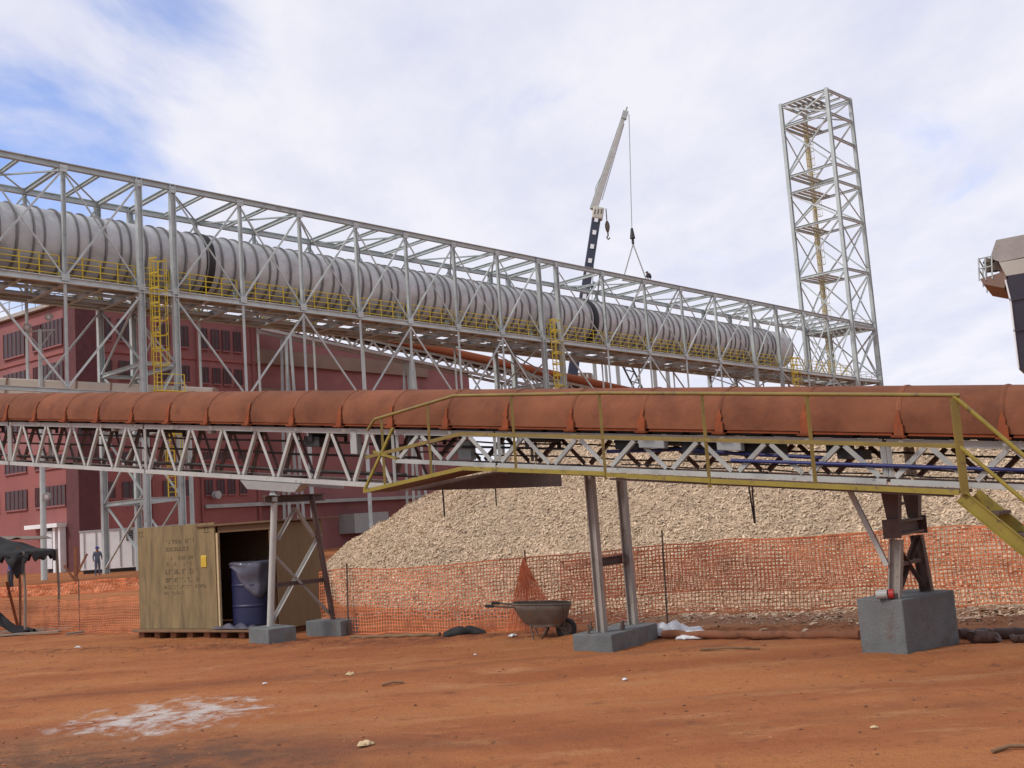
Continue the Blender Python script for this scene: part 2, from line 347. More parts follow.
# loose clods and pebbles
def clods(n, name, sx, mat):
    P = []; 
    while len(P) < n:
        x = rng.uniform(-13, 11); y = 8+rng.random()**1.3*15
        k = math.exp(-((y-(19.2-.32*(x+2)))/.7)**2)+.12+.5*(x < -3 and y < 11.5)
        if rng.random() < k and not (x > 2.5 and y > 24-.6*x): P.append((x, y))
    P = np.array(P); z = ground_h(P[:,0], P[:,1])
    base = np.array([[1,0,0],[-1,0,0],[0,1,0],[0,-1,0],[0,0,.8],[0,0,-.8]])
    F = np.array([[0,2,4],[2,1,4],[1,3,4],[3,0,4],[2,0,5],[1,2,5],[3,1,5],[0,3,5]])
    s = sx*(.35+rng.random(n)**3*1.6); jit = 1+rng.uniform(-.35, .35, (n,6,3)); a = rng.random(n)*6.28
    vs = base[None]*jit*s[:,None,None]*np.array([1,.8,.6]); ca, sa = np.cos(a)[:,None], np.sin(a)[:,None]
    x_ = vs[:,:,0]*ca-vs[:,:,1]*sa; y_ = vs[:,:,0]*sa+vs[:,:,1]*ca
    vs = np.stack([x_+P[:,None,0], y_+P[:,None,1], vs[:,:,2]+z[:,None]+s[:,None]*.15], -1).reshape(-1,3)
    fs = (F[None]+6*np.arange(n)[:,None,None]).reshape(-1,3)
    return tag(npmesh(name, vs, fs, mat), 'loose red earth clods and pebbles strewn over the dirt', 'clods', kind='stuff')
clods(6000, 'earth_clods', .015, 'clod')

# ------------------------------------------------------------------ wood chip pile
PA = V((-3.3, 27.0)); PD = V((.785, -.62)).normalized(); PN = V((-PD.y, PD.x))       # front foot line and its inward normal
def pile_h(t_, d_):
    wob = fbm(t_*.35, d_*.35, 3)*1.1
    X_ = PA.x+PD.x*t_+PN.x*d_; Y_ = PA.y+PD.y*t_+PN.y*d_
    front = (d_+wob*.55)*.66
    left = ((X_+4.35)*.963+(Y_-27.5)*.27+wob*.6)*.70
    hmax = 5.75-.07*np.clip(t_, 0, 40)-.16*np.clip(t_-6, 0, 10)-.03*np.clip(t_-16, 0, 20)+fbm(t_*.12+4, d_*.12, 2)*.4
    a = np.minimum(front, left); k = .55
    h = -k*np.log(np.exp(-a/k)+np.exp(-hmax/k))
    h = np.minimum(h, (14.5-d_)*.6)
    h = h+fbm(t_*1.1, d_*1.1, 4)*.32*np.clip(h, 0, 1)
    return np.maximum(h, -.6)
T_, D_ = np.meshgrid(np.arange(-14, 34, .14), np.arange(-1.2, 17.5, .14))
Hh = pile_h(T_, D_)
PX = PA.x+PD.x*T_+PN.x*D_; PY = PA.y+PD.y*T_+PN.y*D_
i2 = np.arange(T_.size).reshape(T_.shape); Q = np.stack([i2[:-1,:-1], i2[:-1,1:], i2[1:,1:], i2[1:,:-1]], -1).reshape(-1,4)
pile = npmesh('wood_chip_pile', np.stack([PX, PY, Hh], -1).reshape(-1,3), Q, 'chip_bed', smooth=True)
tag(pile, 'huge heap of pale wood chips behind the orange netting, under the red conveyor', 'wood chip pile')
n = 420000
tt = rng.uniform(-14, 27, n); dd = -.6+rng.random(n)**1.2*14.5
hh = pile_h(tt, dd); ok = hh > -.03; tt, dd, hh = tt[ok], dd[ok], hh[ok]; n = len(tt)
ep = .15; gx_ = (pile_h(tt+ep, dd)-hh)/ep; gy_ = (pile_h(tt, dd+ep)-hh)/ep
cx = PA.x+PD.x*tt+PN.x*dd; cy = PA.y+PD.y*tt+PN.y*dd
nrm = np.stack([-(gx_*PD.x+gy_*PN.x), -(gx_*PD.y+gy_*PN.y), np.ones(n)], -1); nrm += rng.normal(0, .47, (n,3)); nrm /= np.linalg.norm(nrm, axis=1)[:,None]
rv = rng.normal(0, 1, (n,3)); rv[:,0] += .7; uu = np.cross(nrm, rv); uu /= np.linalg.norm(uu, axis=1)[:,None]; ww = np.cross(nrm, uu)
ln = (.016+.040*rng.random(n)**2.2)[:,None]; wd = ln*rng.uniform(.18, .5, (n,1))
cc = np.stack([cx, cy, hh+.005+rng.random(n)*.04], -1); th = wd*.25
vs = np.stack([cc-uu*ln-ww*wd, cc-ww*wd*1.1+nrm*th, cc+uu*ln-ww*wd, cc+uu*ln+ww*wd, cc+ww*wd*.9+nrm*th, cc-uu*ln+ww*wd], 1).reshape(-1,3)
fs = (np.array([[0,1,4,5],[1,2,3,4]])[None]+6*np.arange(n)[:,None,None]).reshape(-1,4)
tag(npmesh('loose_chips', vs, fs, 'chip', pile), kind='stuff')

n = 5200
tt = rng.uniform(.5, 26, n); dd = -.2-np.abs(rng.normal(0, 1.1, n)); sx_ = PA.x+PD.x*tt+PN.x*dd; sy_ = PA.y+PD.y*tt+PN.y*dd
sz_ = ground_h(sx_, sy_)+.012; a_ = rng.random(n)*6.28; l_ = .02+.05*rng.random(n)**2; w_ = l_*rng.uniform(.25, .5, n); tl = rng.uniform(-.4, .4, n)
U_ = np.stack([np.cos(a_)*l_, np.sin(a_)*l_, tl*l_], -1); W_ = np.stack([-np.sin(a_)*w_, np.cos(a_)*w_, tl*w_], -1); C_ = np.stack([sx_, sy_, sz_], -1); T3 = np.array([0, 0, .012])
vs = np.stack([C_-U_-W_, C_-W_+T3, C_+U_-W_, C_+U_+W_, C_+W_+T3, C_-U_+W_], 1).reshape(-1, 3)
fs = (np.array([[0,1,4,5],[1,2,3,4]])[None]+6*np.arange(n)[:,None,None]).reshape(-1, 4)
tag(npmesh('spilled_chips', vs, fs, 'chip'), 'loose pale chips scattered on the dirt along the foot of the heap', 'wood chips', kind='stuff')

# ------------------------------------------------------------------ steel gallery (far, carries the big tube)
G0 = V((-28.6, 60.0, 17.626)); Gg = V((.708, .706, 0)).normalized(); Gn = V((-Gg.y, Gg.x, 0)); GS = -.0242
def G(s, wv, o): return G0+Gg*s+Gn*wv+V((0,0,o+GS*s))
GW = 6.0; GT = 7.03; GCOL = G0+Gg*s if False else None
nodes = [-13.6,-11.3,-6.2,-1.25,3.69,8.41,10.68,15.57,20.3,25.2,29.9,34.8,39.65,44.53,46.79,53.0,59.1,64.9,70.7,77.2,82.3,88.0,93.6,99.2,105.0]
BENT = [(-13.6,-11.3),(8.41,10.68),(44.53,46.79),(77.2,82.3),(99.2,105.0)]
heavy = {x for b_ in BENT for x in b_}
gal = thing('steel_gallery', G(20,3,0)-V((0,0,G(20,3,0).z)), 'long raised grey steel lattice gallery that carries the big ribbed tube', 'steel gallery')
def gpart(name, fn, mat='steel'):
    m = MB(); fn(m); return m.build(name, mat, gal)
UPG = V((0,0,1))
for wv, tb in ((0, 0), (GW, 0), (0, GT), (GW, GT)):
    gpart('chord', lambda m: m.ibeam(G(nodes[0], wv, tb), G(nodes[-1], wv, tb), .30, .38, .05))
for s in nodes:
    hv = s in heavy
    for wv in (0, GW):
        a = G(s, wv, .21); b_ = G(s, wv, GT-.21)
        if hv: a = V((a.x, a.y, 0)); b_ = G(s, wv, GT+.18)
        gpart('column' if hv else 'post', lambda m: m.ibeam(a, b_, (.34 if hv else .21), (.36 if hv else .22), .05 if hv else .03, up=Gg))
    gpart('roof_beam', lambda m: m.ibeam(G(s, .2, GT), G(s, GW-.2, GT), .22, .3, .04))
    gpart('floor_beam', lambda m: m.ibeam(G(s, .2, -.02), G(s, GW-.2, -.02), .26, .42, .05))
for i in range(len(nodes)-1):
    a, b_ = nodes[i], nodes[i+1]; paired = (a, b_) in BENT and b_-a < 3
    if not paired:
        for wv in (0, GW):
            gpart('side_brace', lambda m: m.bar(G(a, wv-.06, .25), G(b_, wv-.06, GT-.25), .115, .10, up=Gn))
            gpart('side_brace', lambda m: m.bar(G(a, wv+.09, GT-.25), G(b_, wv+.09, .25), .085, .08, up=Gn))
        gpart('roof_brace', lambda m: m.angle(G(a, .2, GT-.05), G(b_, GW-.2, GT-.05), .13))
        if i % 2: gpart('roof_brace', lambda m: m.angle(G(a, GW-.2, GT-.2), G(b_, .2, GT-.2), .13))
        mid = (a+b_)/2
        if i % 3 != 2: gpart('roof_beam', lambda m: m.ibeam(G(mid, .2, GT), G(mid, GW-.2, GT), .18, .24, .035))
        gpart('floor_beam', lambda m: m.ibeam(G(mid, .2, -.02), G(mid, GW-.2, -.02), .2, .36, .04))
# floor: stringers and grating strips with gaps of daylight between them
for wv in (1.0, 2.2, 4.0, 5.0):
    gpart('stringer', lambda m: m.ibeam(G(nodes[0], wv, -.1), G(nodes[-1], wv, -.1), .16, .22, .03), 'steel_dark')
rg = random.Random(3)
for i in range(len(nodes)-1):
    a, b_ = nodes[i], nodes[i+1]
    def strips(m):
        for lo, hi in ((.25, 1.0), (1.05, 1.9), (4.2, 5.1), (5.15, 5.8)):
            s = a+.1
            while s < b_-.25:
                e_ = min(b_-.1, s+rg.uniform(.7, 1.5))
                if rg.random() < (.83 if lo < 1.04 or lo > 5.1 else .68): m.box(G((s+e_)/2, (lo+hi)/2, .03), e_-s, hi-lo, .05, Gg+V((0,0,GS)), Gn, (0,0,1))
                s = e_+rg.choice((.02, .02, .1))
    gpart('floor_grating', strips, 'steel_dark')
# yellow handrails inside the front and rear trusses
for i in range(len(nodes)-1):
    a, b_ = nodes[i]+.15, nodes[i+1]-.15
    if (nodes[i], nodes[i+1]) == (99.2, 105.0): continue
    def rail(m, wv):
        for o in (.38, .76, 1.12, 1.48): m.tube([G(a, wv, o+.1), G(b_, wv, o+.1)], .034, 6)
        k = max(1, round((b_-a)/1.2))
        for j in range(k+1): m.bar(G(a+(b_-a)*j/k, wv, .1), G(a+(b_-a)*j/k, wv, 1.58), .06)
        m.bar(G(a, wv, .14), G(b_, wv, .14), .02, .12)
    gpart('handrail', lambda m: rail(m, .45), 'yellow')
    if i % 2 == 0: gpart('handrail', lambda m: rail(m, 5.5), 'yellow')
# bents: transverse ties and cross bracing down to the ground
for (a, b_) in BENT:
    zt = G(a, 0, 0).z
    lv = [4.4, 8.9, 12.8, zt-.3] if zt > 15 else [4.4, 8.9, zt-.3]
    def gp(s, wv, z): p = G(s, wv, 0); p.z = z; return p
    for s in (a, b_):
        for z in lv[:-1]: gpart('bent_tie', lambda m: m.ibeam(gp(s, .2, z), gp(s, GW-.2, z), .2, .26, .03))
        zz = [.3]+lv
        for k in range(len(zz)-1):
            gpart('bent_brace', lambda m: m.bar(gp(s+.07, .2, zz[k]+.1), gp(s+.07, GW-.2, zz[k+1]-.1), .11, .10))
            gpart('bent_brace', lambda m: m.bar(gp(s-.07, .2, zz[k+1]-.1), gp(s-.07, GW-.2, zz[k]+.1), .11, .10))
    for wv in (0, GW):
        for z in lv[:-1]: gpart('bent_tie', lambda m: m.ibeam(gp(a+.2, wv, z), gp(b_-.2, wv, z), .18, .24, .03))
        if b_-a > 3:
            gpart('bent_brace', lambda m: m.bar(gp(a, wv+.05, 4.6), gp(b_, wv+.05, 8.7), .12)); gpart('bent_brace', lambda m: m.bar(gp(a, wv-.1, 8.9), gp(b_, wv-.1, 12.6), .12))
            gpart('bent_brace', lambda m: m.bar(gp(b_, wv-.1, 8.9), gp(a, wv-.1, 12.6), .12))
        else: gpart('bent_brace', lambda m: m.bar(gp(a, wv+.1, 9.0), gp(b_, wv+.1, 12.7), .12))
# knee trusses below the floor: slim posts on a lower tie, raking struts to the bents
for k in range(len(BENT)-1):
    s0, s1 = BENT[k][1], BENT[k+1][0]; inner = [s for s in nodes if s0 < s < s1]
    low = -6.6 if k < 3 else -3.5
    for wv in (0, GW):
        gpart('lower_tie', lambda m: m.ibeam(G(s0, wv, low), G(s1, wv, low), .22, .26, .03))
        for j, s in enumerate(inner):
            gpart('hanger_post', lambda m: m.bar(G(s, wv, -.2), G(s, wv, low+.1), .15, .15))
        pts = [s0]+inner+[s1]
        for j in range(len(pts)-1):
            up = (j % 2 == 0)
            if wv > 0 and j not in (0, len(pts)-2): continue
            gpart('lower_brace', lambda m: m.bar(G(pts[j], wv-.05, -.3 if up else low+.2), G(pts[j+1], wv-.05, low+.2 if up else -.3), .115, .10, up=Gn))
for s in (20.3, 25.2):
    gpart('ground_post', lambda m: m.bar(V((*G(s, 0, 0).xy, 0)), G(s, 0, -6.7), .24))
for s in nodes:
    for o in (.18, GT-.18):
        gpart('gusset_plate', lambda m: m.box(G(s, -.125, o), .48, .025, .42, Gg+V((0,0,GS)), Gn, (0,0,1)))
# caged ladders between the paired columns
def cage(p_top, zlo, facing, parent, mat='yellow', hoops=.95):
    c0 = V(p_top); f_ = V(facing).normalized(); sd = V((0,0,1)).cross(f_)
    m = MB()
    for k in (-1, 1): m.bar(c0+sd*(.24*k), V((*(c0+sd*(.24*k)).xy, zlo)), .06)
    z = zlo+.3
    while z < c0.z: m.tube([V((*(c0-sd*.24).xy, z)), V((*(c0+sd*.24).xy, z))], .022, 6); z += .32
    lad = m.build('caged_ladder', mat, parent)
    m = MB(); z = zlo+2.0; hz = []
    while z < c0.z+.05: hz.append(z); z += hoops
    for z in hz:
        pts = [V((*(c0+sd*(.52*math.sin(a))+f_*(.42-.52*math.cos(a))).xy, z)) for a in np.linspace(-2.6, 2.6, 13)]
        for i in range(12): m.bar(pts[i]-V((0,0,.0)), pts[i+1], .03, .09)
    for a in np.linspace(-2.2, 2.2, 6):
        q = c0+sd*(.52*math.sin(a))+f_*(.42-.52*math.cos(a)); m.bar(V((*q.xy, hz[0])), V((*q.xy, hz[-1])), .025, .05)
    m.build('cage', mat, lad)
for s, ztop in ((9.3, 1.9), (45.66, 1.7)):
    t_ = G(s, -.1, ztop); zf = G(s, 0, 0).z
    cage(t_, t_.z-8.6, -Gn, gal)
    m = MB(); c_ = G(s+.45, -.45, 0); c_.z = t_.z-8.3; m.box(c_, 1.9, 1.0, .07, Gg, Gn)
    for e_ in (-.9, .9): m.bar(c_+Gg*e_-Gn*.45, c_+Gg*e_-Gn*.45+V((0,0,1.05)), .05)
    for z_ in (.5, 1.05): m.bar(c_-Gg*.9-Gn*.45+V((0,0,z_)), c_+Gg*.9-Gn*.45+V((0,0,z_)), .04)
    m.build('ladder_landing', 'yellow', gal)
    t2 = G(s+.7, -.1, 0); t2.z = c_.z+.1; cage(t2, 4.5, -Gn, gal)
t_ = G(84.2, -.3, 1.6); cage(t_, t_.z-9.5, -Gn, gal, hoops=.8)

# the big ribbed tube lying inside the gallery
TW, TO, TR = 3.15, 2.95, 2.12
tube = thing('ribbed_tube', G(20, TW, TO), 'long grey ribbed steel tube lying inside the raised gallery', 'tube')
def ring_pts(s, r, n=40): 
    a_ = Gg+V((0,0,GS)); return [G(s, TW, TO)+Gn*(r*math.cos(2*math.pi*k/n))+V((0,0,1))*(r*math.sin(2*math.pi*k/n)) for k in range(n)]
def shell(m, s0, s1, r0, r1=None, cap=False):
    n = 40; A_ = ring_pts(s0, r0, n); B_ = ring_pts(s1, r1 or r0, n)
    m.add(A_+B_, [(k, (k+1) % n, n+(k+1) % n, n+k) for k in range(n)], True)
    if cap: m.add(A_, [tuple(range(n))[::-1]]); m.add(B_, [tuple(range(n))])
for a, b_ in ((-20, 13.6), (14.2, 52.6), (53.3, 86.9)):
    m = MB(); s = a
    while s < b_-.01: e_ = min(b_, s+1.1); shell(m, s, e_, TR); s = e_
    shell(m, b_-.02, b_, TR*.999, cap=True)
    m.build('tube_section', 'tube', tube)
for s in (13.9, 52.95):
    m = MB(); shell(m, s-.3, s+.3, TR+.1, cap=True); o = m.build('joint_collar', 'black', tube); tag(o, 'black collar closing the joint of the ribbed tube')
rr_ = random.Random(5); s = -4.0; nr = 0
while s < 87:
    if nr < 99:
        m = MB(); wd_ = .05 if nr % 3 else .07
        shell(m, s-wd_, s+wd_, TR+.11); shell(m, s-wd_, s-wd_-.001, TR+.11, TR); shell(m, s+wd_+.001, s+wd_, TR, TR+.11)
        m.build('stiffener_ring', 'ring', tube); nr += 1
    s += (.98, .98, .62, 1.06, .98, .74)[nr % 6]
m = MB(); n = 40
for (s0, r0), (s1, r1) in (((86.9, TR), (87.4, TR*.93)), ((87.4, TR*.93), (87.7, TR*.62)), ((87.7, TR*.62), (87.8, TR*.1))): shell(m, s0, s1, r0, r1)
m.build('tube_end', 'ring', tube)
for s in nodes:
    if -14 < s < 87:
        m = MB(); 
        for dw in (-1.3, 1.3): m.ibeam(G(s+.5, TW+dw, .2), G(s+.5, TW+dw*.85, TO-1.55), .3, .3, .04, up=Gg)
        m.bar(G(s+.5, TW-1.6, .3), G(s+.5, TW+1.6, .3), .3, .2); m.build('saddle', 'steel', tube)

# ------------------------------------------------------------------ steel tower at the gallery's end
S0, S1, W0, W1 = 99.0, 104.9, .02, 6.02; ZT = 51.6
tower = thing('steel_tower', V((*G(102, 3, 0).xy, 0)), 'tall open grey steel lattice tower at the far end of the gallery', 'tower')
def tp(s, wv, z): p = G(s, wv, 0); p.z = z; return p
def tpart(name, fn, mat='steel'): m = MB(); fn(m); return m.build(name, mat, tower)
for s in (S0, S1):
    for wv in (W0, W1):
        pale = (s == S1 and wv == W1)
        tpart('column', lambda m: m.ibeam(tp(s, wv-.26 if wv == W0 else wv+.26, 0), tp(s, wv-.26 if wv == W0 else wv+.26, ZT+.25), .42, .42, .06, up=Gg), 'cream' if pale else 'steel')
LV = [7.5, 15.1, 21.7, 28.8, 35.3, 39.9, 42.1, 48.6, 51.6]
for z in LV:
    for a, b_ in (((S0, W0-.26), (S1, W0-.26)), ((S0, W1+.26), (S1, W1+.26)), ((S0, W0), (S0, W1)), ((S1, W0), (S1, W1))):
        tpart('tie_beam', lambda m: m.ibeam(tp(*a, z), tp(*b_, z), .24, .32, .04))
BR = [(0.3, 7.5), (7.5, 15.1), (15.3, 21.6), (21.8, 28.7), (29, 35.2), (35.4, 39.8), (42.2, 48.5), (48.7, 51.5)]
for z0, z1 in BR:
    faces = [((S0, W0-.26), (S1, W0-.26)), ((S0, W1+.26), (S1, W1+.26)), ((S0, W0), (S0, W1)), ((S1, W0), (S1, W1))]
    for fi, (a, b_) in enumerate(faces):
        if z0 > 42 and fi == 0 and z0 < 48: continue
        tpart('brace', lambda m: m.angle(tp(*a, z0+.2), tp(*b_, z1-.2), .17))
        if not (z0 > 48 and fi < 2): tpart('brace', lambda m: m.angle(tp(a[0]+.15, a[1]+.12, z1-.2), tp(b_[0]+.15, b_[1]+.12, z0+.2), .17))
tpart('tie_beam', lambda m: m.ibeam(tp(S0, W0-.26, 45.6), tp(S1, W0-.26, 45.4), .24, .32, .04))
for z, half in ((15.1, 1), (21.7, .9), (28.8, .5), (35.3, .2), (39.9, .34), (42.1, .2), (48.6, .3), (51.6, .62)):
    def plat(m):
        wv = W1-.15
        while wv > W1-(W1-W0)*half: m.box(tp((S0+S1)/2, wv-.32, z+.1), S1-S0-.5, .5, .06, Gg, Gn); wv -= .74 if half < 1 else .85
        for f_ in ((.33, .66) if half > .5 else ()): m.ibeam(tp(S0+(S1-S0)*f_, W0, z-.1), tp(S0+(S1-S0)*f_, W1, z-.1), .2, .26, .03)
    tpart('platform', plat, 'steel')
for z0, z1 in ((15.2, 22.8), (22.0, 29.9), (29, 36.4), (35.5, 43.2), (42.2, 49.6)):
    k = .9 if int(z0*10) % 2 else 1.5
    cage(tp(S1-k, W1-.35, z1), z0, -Gg*.2-Gn, tower, 'pale_yellow')
for z in (15.1, 21.7):
    def trail(m):
        for o in (.55, 1.1):
            for a, b_ in (((S0+.3, W0+.1), (S1-.3, W0+.1)), ((S1-.3, W0+.1), (S1-.3, W1-.1)), ((S0+.3, W1-.1), (S1-.3, W1-.1))): m.tube([tp(*a, z+o), tp(*b_, z+o)], .03, 6)
        for f_ in np.linspace(0, 1, 5):
            for wv in (W0+.1, W1-.1): m.bar(tp(S0+.3+(S1-S0-.6)*f_, wv, z+.1), tp(S0+.3+(S1-S0-.6)*f_, wv, z+1.1), .05)
    tpart('handrail', trail, 'cream')

# ------------------------------------------------------------------ near covered conveyor
CO = V((1.397, 16.2, 2.564)); Ch = V((.818, -.575, 0)).normalized(); Cr = V((.575, .818, 0)).normalized(); CS = -.1159
def K(s, wv, o): return CO+Ch*s+Cr*wv+V((0,0,o+CS*s))
Cd = (Ch+V((0,0,CS))).normalized()
CWD = 1.05
conv = thing('covered_conveyor', V((*K(0, .5, 0).xy, 0)), 'red hooded belt conveyor on a white lattice truss crossing the foreground', 'conveyor')
def cpart(name, fn, mat, parent=None): m = MB(); fn(m); return m.build(name, mat, parent or conv)
SL, SJ, SR = -34.0, -4.26, 9.0
TOPO = .60
# hood panels between the orange rims
def arc(s, r_w, hgt, n=14, ex=0.):
    c_ = CWD/2
    return [K(s, c_-r_w*math.cos(math.pi*k/n), .69+hgt*math.sin(math.pi*k/n)**.85+ex*math.sin(math.pi*k/n)) for k in range(n+1)]
rs = [-2.99+1.213*k for k in range(-26, 11)]
HW, HH = .66, .635
for i in range(len(rs)-1):
    a, b_ = rs[i], rs[i+1]
    def panel(m):
        n = 14; A_ = arc(a+.01, HW, HH); B_ = arc(b_-.01, HW, HH)
        A2 = arc(a+.01, HW-.02, HH-.02); B2 = arc(b_-.01, HW-.02, HH-.02)
        o = len(m.v); m.add(A_+B_, [(k, n+1+k, n+2+k, k+1) for k in range(n)], True)
        m.add(A2+B2, [(k, k+1, n+2+k, n+1+k) for k in range(n)], True)
        m.add([A_[0], A2[0], B2[0], B_[0]], [(0,1,2,3)]); m.add([A_[-1], A2[-1], B2[-1], B_[-1]], [(3,2,1,0)])
    o = cpart('hood_panel', panel, 'hood')
    for w0 in (CWD/2-HW, CWD/2+HW): cpart('lip', lambda m: m.angle(K(a+.1, w0, .675), K(b_-.1, w0, .675), .05), 'bracket', o)
for s in rs:
    def rim(m):
        n = 14; A_ = arc(s-.03, HW+.005, HH+.005); B_ = arc(s+.03, HW+.005, HH+.005); C_ = arc(s, HW+.014, HH+.014)
        m.add(A_+C_, [(k, n+1+k, n+2+k, k+1) for k in range(n)], True); m.add(C_+B_, [(k, n+1+k, n+2+k, k+1) for k in range(n)], True)
    cpart('hood_rim', rim, 'hood')
    for w0, sg in ((CWD/2-HW, -1), (CWD/2+HW, 1)):
        def brk(m):
            b4 = [K(s-.06, w0+.02*sg, .615), K(s+.06, w0+.02*sg, .615), K(s+.06, w0+.06*sg, .615), K(s-.06, w0+.06*sg, .615)]
            t4 = [K(s-.055, w0+.006*sg, .80), K(s+.055, w0+.006*sg, .80), K(s+.055, w0+.03*sg, .80), K(s-.055, w0+.03*sg, .80)]
            m.hexa(b4, t4)
            m.hexa([K(s-.03, w0+.004*sg-.0, .80), K(s+.03, w0+.004*sg, .80), K(s+.03, w0+.022*sg, .80), K(s-.03, w0+.022*sg, .80)],
                   [K(s-.012, w0+.04, .98), K(s+.012, w0+.04, .98), K(s+.012, w0+.045+.02*sg, .98), K(s-.012, w0+.045+.02*sg, .98)])
            m.box(K(s, w0+.05*sg, .64), .17, .1, .03, Cd, Cr)
        cpart('hood_bracket', brk, 'bracket')
    def patch(m):      # ragged touch-up paint climbing the panel beside the rim
        n = 9; rp = random.Random(int(s*1000)); L_ = []; R2 = []
        A1 = arc(s, HW+.026, HH+.026, 40)[:n]
        top = rp.randint(3, n-1)
        for k in range(top+1):
            w_ = (.035+rp.uniform(0, .05))*(1-.75*k/top); L_.append(A1[k]-Cd*w_); R2.append(A1[k]+Cd*w_*rp.uniform(.6, 1.2))
        m.add(L_+R2, [(k, top+1+k, top+2+k, k+1) for k in range(top)], True)
    cpart('primer_patch', patch, 'bracket')
# belt, idlers and deck between hood and truss
cpart('belt', lambda m: (m.box(K((SL+SR)/2, CWD/2, .72), SR-SL, .95, .03, Cd, Cr), m.box(K((SL+SR)/2, CWD/2, .545), SR-SL, .8, .015, Cd, Cr)), 'black')
s = SL+.4
while s < SR:
    def idl(m): m.tube([K(s, .05, .655), K(s, CWD-.05, .655)], .05, 8); m.box(K(s+.03, .02, .655), .5, .05, .07, Cd, Cr); m.box(K(s+.03, CWD-.02, .655), .5, .05, .07, Cd, Cr)
    cpart('carry_idler', idl, 'dark'); s += .606
s = SL+1
while s < SR:
    def ridl(m): m.tube([K(s, .08, .49), K(s, CWD-.08, .49)], .045, 8); m.bar(K(s, .06, .36), K(s, .06, .52), .07, .03); m.bar(K(s, CWD-.06, .36), K(s, CWD-.06, .52), .07, .03)
    cpart('return_idler', ridl, 'dark'); s += 2.42
for wv, mat in ((0, 'white_steel'), (CWD, 'white_steel')):
    for a, b_ in ((SL, -22.4), (-22.35, -16.45), (-16.4, -11.25), (-11.2, SJ-.02), (SJ+.02, -2.12), (-2.08, 4.03), (4.08, SR)):
        cpart('top_chord', lambda m: m.chan(K(a, wv, TOPO-.04), K(b_, wv, TOPO-.04), .07, .095, .012, flip=-1 if wv == 0 else 1), mat)
        bo = -.42 if a < SJ-.1 else .02
        cpart('bottom_chord', lambda m: m.chan(K(a, wv, bo+.04), K(b_, wv, bo+.04), .07, .085 if bo < 0 else .07, .012, flip=-1 if wv == 0 else 1), mat)
def lattice(s0, s1, per, bo, wv):
    npan = max(1, round((s1-s0)/per)); p_ = (s1-s0)/npan; hi = TOPO-.09; lo = bo+.09
    for i in range(npan):
        a = s0+i*p_
        for q0, q1 in (((a+.05, lo), (a+p_/2-.04, hi)), ((a+p_/2+.04, hi), (a+p_-.05, lo))):
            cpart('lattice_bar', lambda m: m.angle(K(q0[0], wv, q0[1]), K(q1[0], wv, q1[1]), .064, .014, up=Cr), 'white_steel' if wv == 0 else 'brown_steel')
for wv in (0, CWD):
    lattice(-22.3, -16.5, 1.06, -.42, wv); lattice(-16.35, -11.3, 1.04, -.42, wv); lattice(-11.15, -4.33, .975, -.42, wv)
    lattice(-4.2, -2.14, 1.02, .03, wv); lattice(-2.05, 4.0, 1.0, .03, wv); lattice(4.1, 8.9, 1.05, .03, wv)
    for s, bo in ((-22.37, -.42), (-16.46, -.42), (-16.38, -.42), (-11.22, -.42), (-4.31, -.42), (-4.21, .03), (-2.13, .03), (-2.05, .03), (4.02, .03), (4.09, .03)):
        cpart('end_post', lambda m: m.bar(K(s, wv, bo+.09), K(s, wv, TOPO-.09), .05, .07), 'white_steel')
s = -21.8
while s < 8.8:
    bo = -.42 if s < SJ else .03
    cpart('cross_tie', lambda m: m.angle(K(s, .03, bo+.05), K(s, CWD-.03, bo+.05), .06), 'brown_steel')
    s += 1.06*1.5
# cables and service pipes running inside the truss
for a, b_, wv, o, r in ((-30, -1, .35, .34, .022), (-30, -4.4, .75, .10, .025), (-30, -4.4, .4, -.2, .028), (-30, -4.4, .7, -.24, .02), (-4.2, 9, .55, .22, .014), (-4.2, 9, .9, .42, .016), (0, 9, .3, .14, .012)):
    cpart('cable_run', lambda m: m.tube([K(a+(b_-a)*i/16, wv, o+.015*math.sin(i*2.1)) for i in range(17)], r, 6), 'dark')
cpart('water_pipe', lambda m: m.tube([K(1.25, .1, .40), K(2.0, .1, .36), K(3.2, .1, .34)], .027, 8), 'blue')
cpart('water_pipe', lambda m: m.tube([K(1.95, -.06, .265), K(9, -.06, .265)], .025, 8), 'blue')
cpart('water_pipe', lambda m: m.tube([K(-.2, .25, .33), K(1.3, .25, .41)], .026, 8), 'blue')
def mach(m, c_, sx, sy, sz): m.box(c_, sx, sy, sz, Cd, Cr)
for s, wv, o, sx, sz, mat in ((.75, -.03, .47, .42, .13, 'grey_panel'), (1.95, -.03, .47, .36, .14, 'grey_panel'), (-5.2, .02, .36, .16, .42, 'grey_panel'), (-3.1, .5, .28, .3, .32, 'grey_panel'), (1.4, .3, .42, .55, .2, 'dark'), (2.3, .35, .46, .5, .16, 'dark'), (3.55, .3, .40, .34, .14, 'dark'), (.2, .35, .45, .4, .16, 'dark'), (-6.4, .3, .35, .4, .2, 'dark'), (-4.9, .5, .4, .2, .5, 'dark'), (-12.4, .1, .5, .12, .1, 'white_steel'), (-9.2, .1, .5, .12, .1, 'white_steel'), (5.9, .2, .45, .3, .2, 'dark')):
    o_ = cpart('motor_box' if mat == 'dark' else 'junction_box', lambda m: mach(m, K(s, wv, o), sx, .14 if mat != 'dark' else .4, sz), mat); bevel(o_, .012)
cpart('spill_tray', lambda m: (m.hexa([K(-4.25, .0, -.46), K(-1.9, .0, -.30), K(-1.9, CWD+.5, -.30), K(-4.25, CWD+.5, -.46)], [K(-4.25, .0, -.40), K(-1.9, .0, .0), K(-1.9, CWD+.5, .0), K(-4.25, CWD+.5, -.40)]),), 'brown_steel')
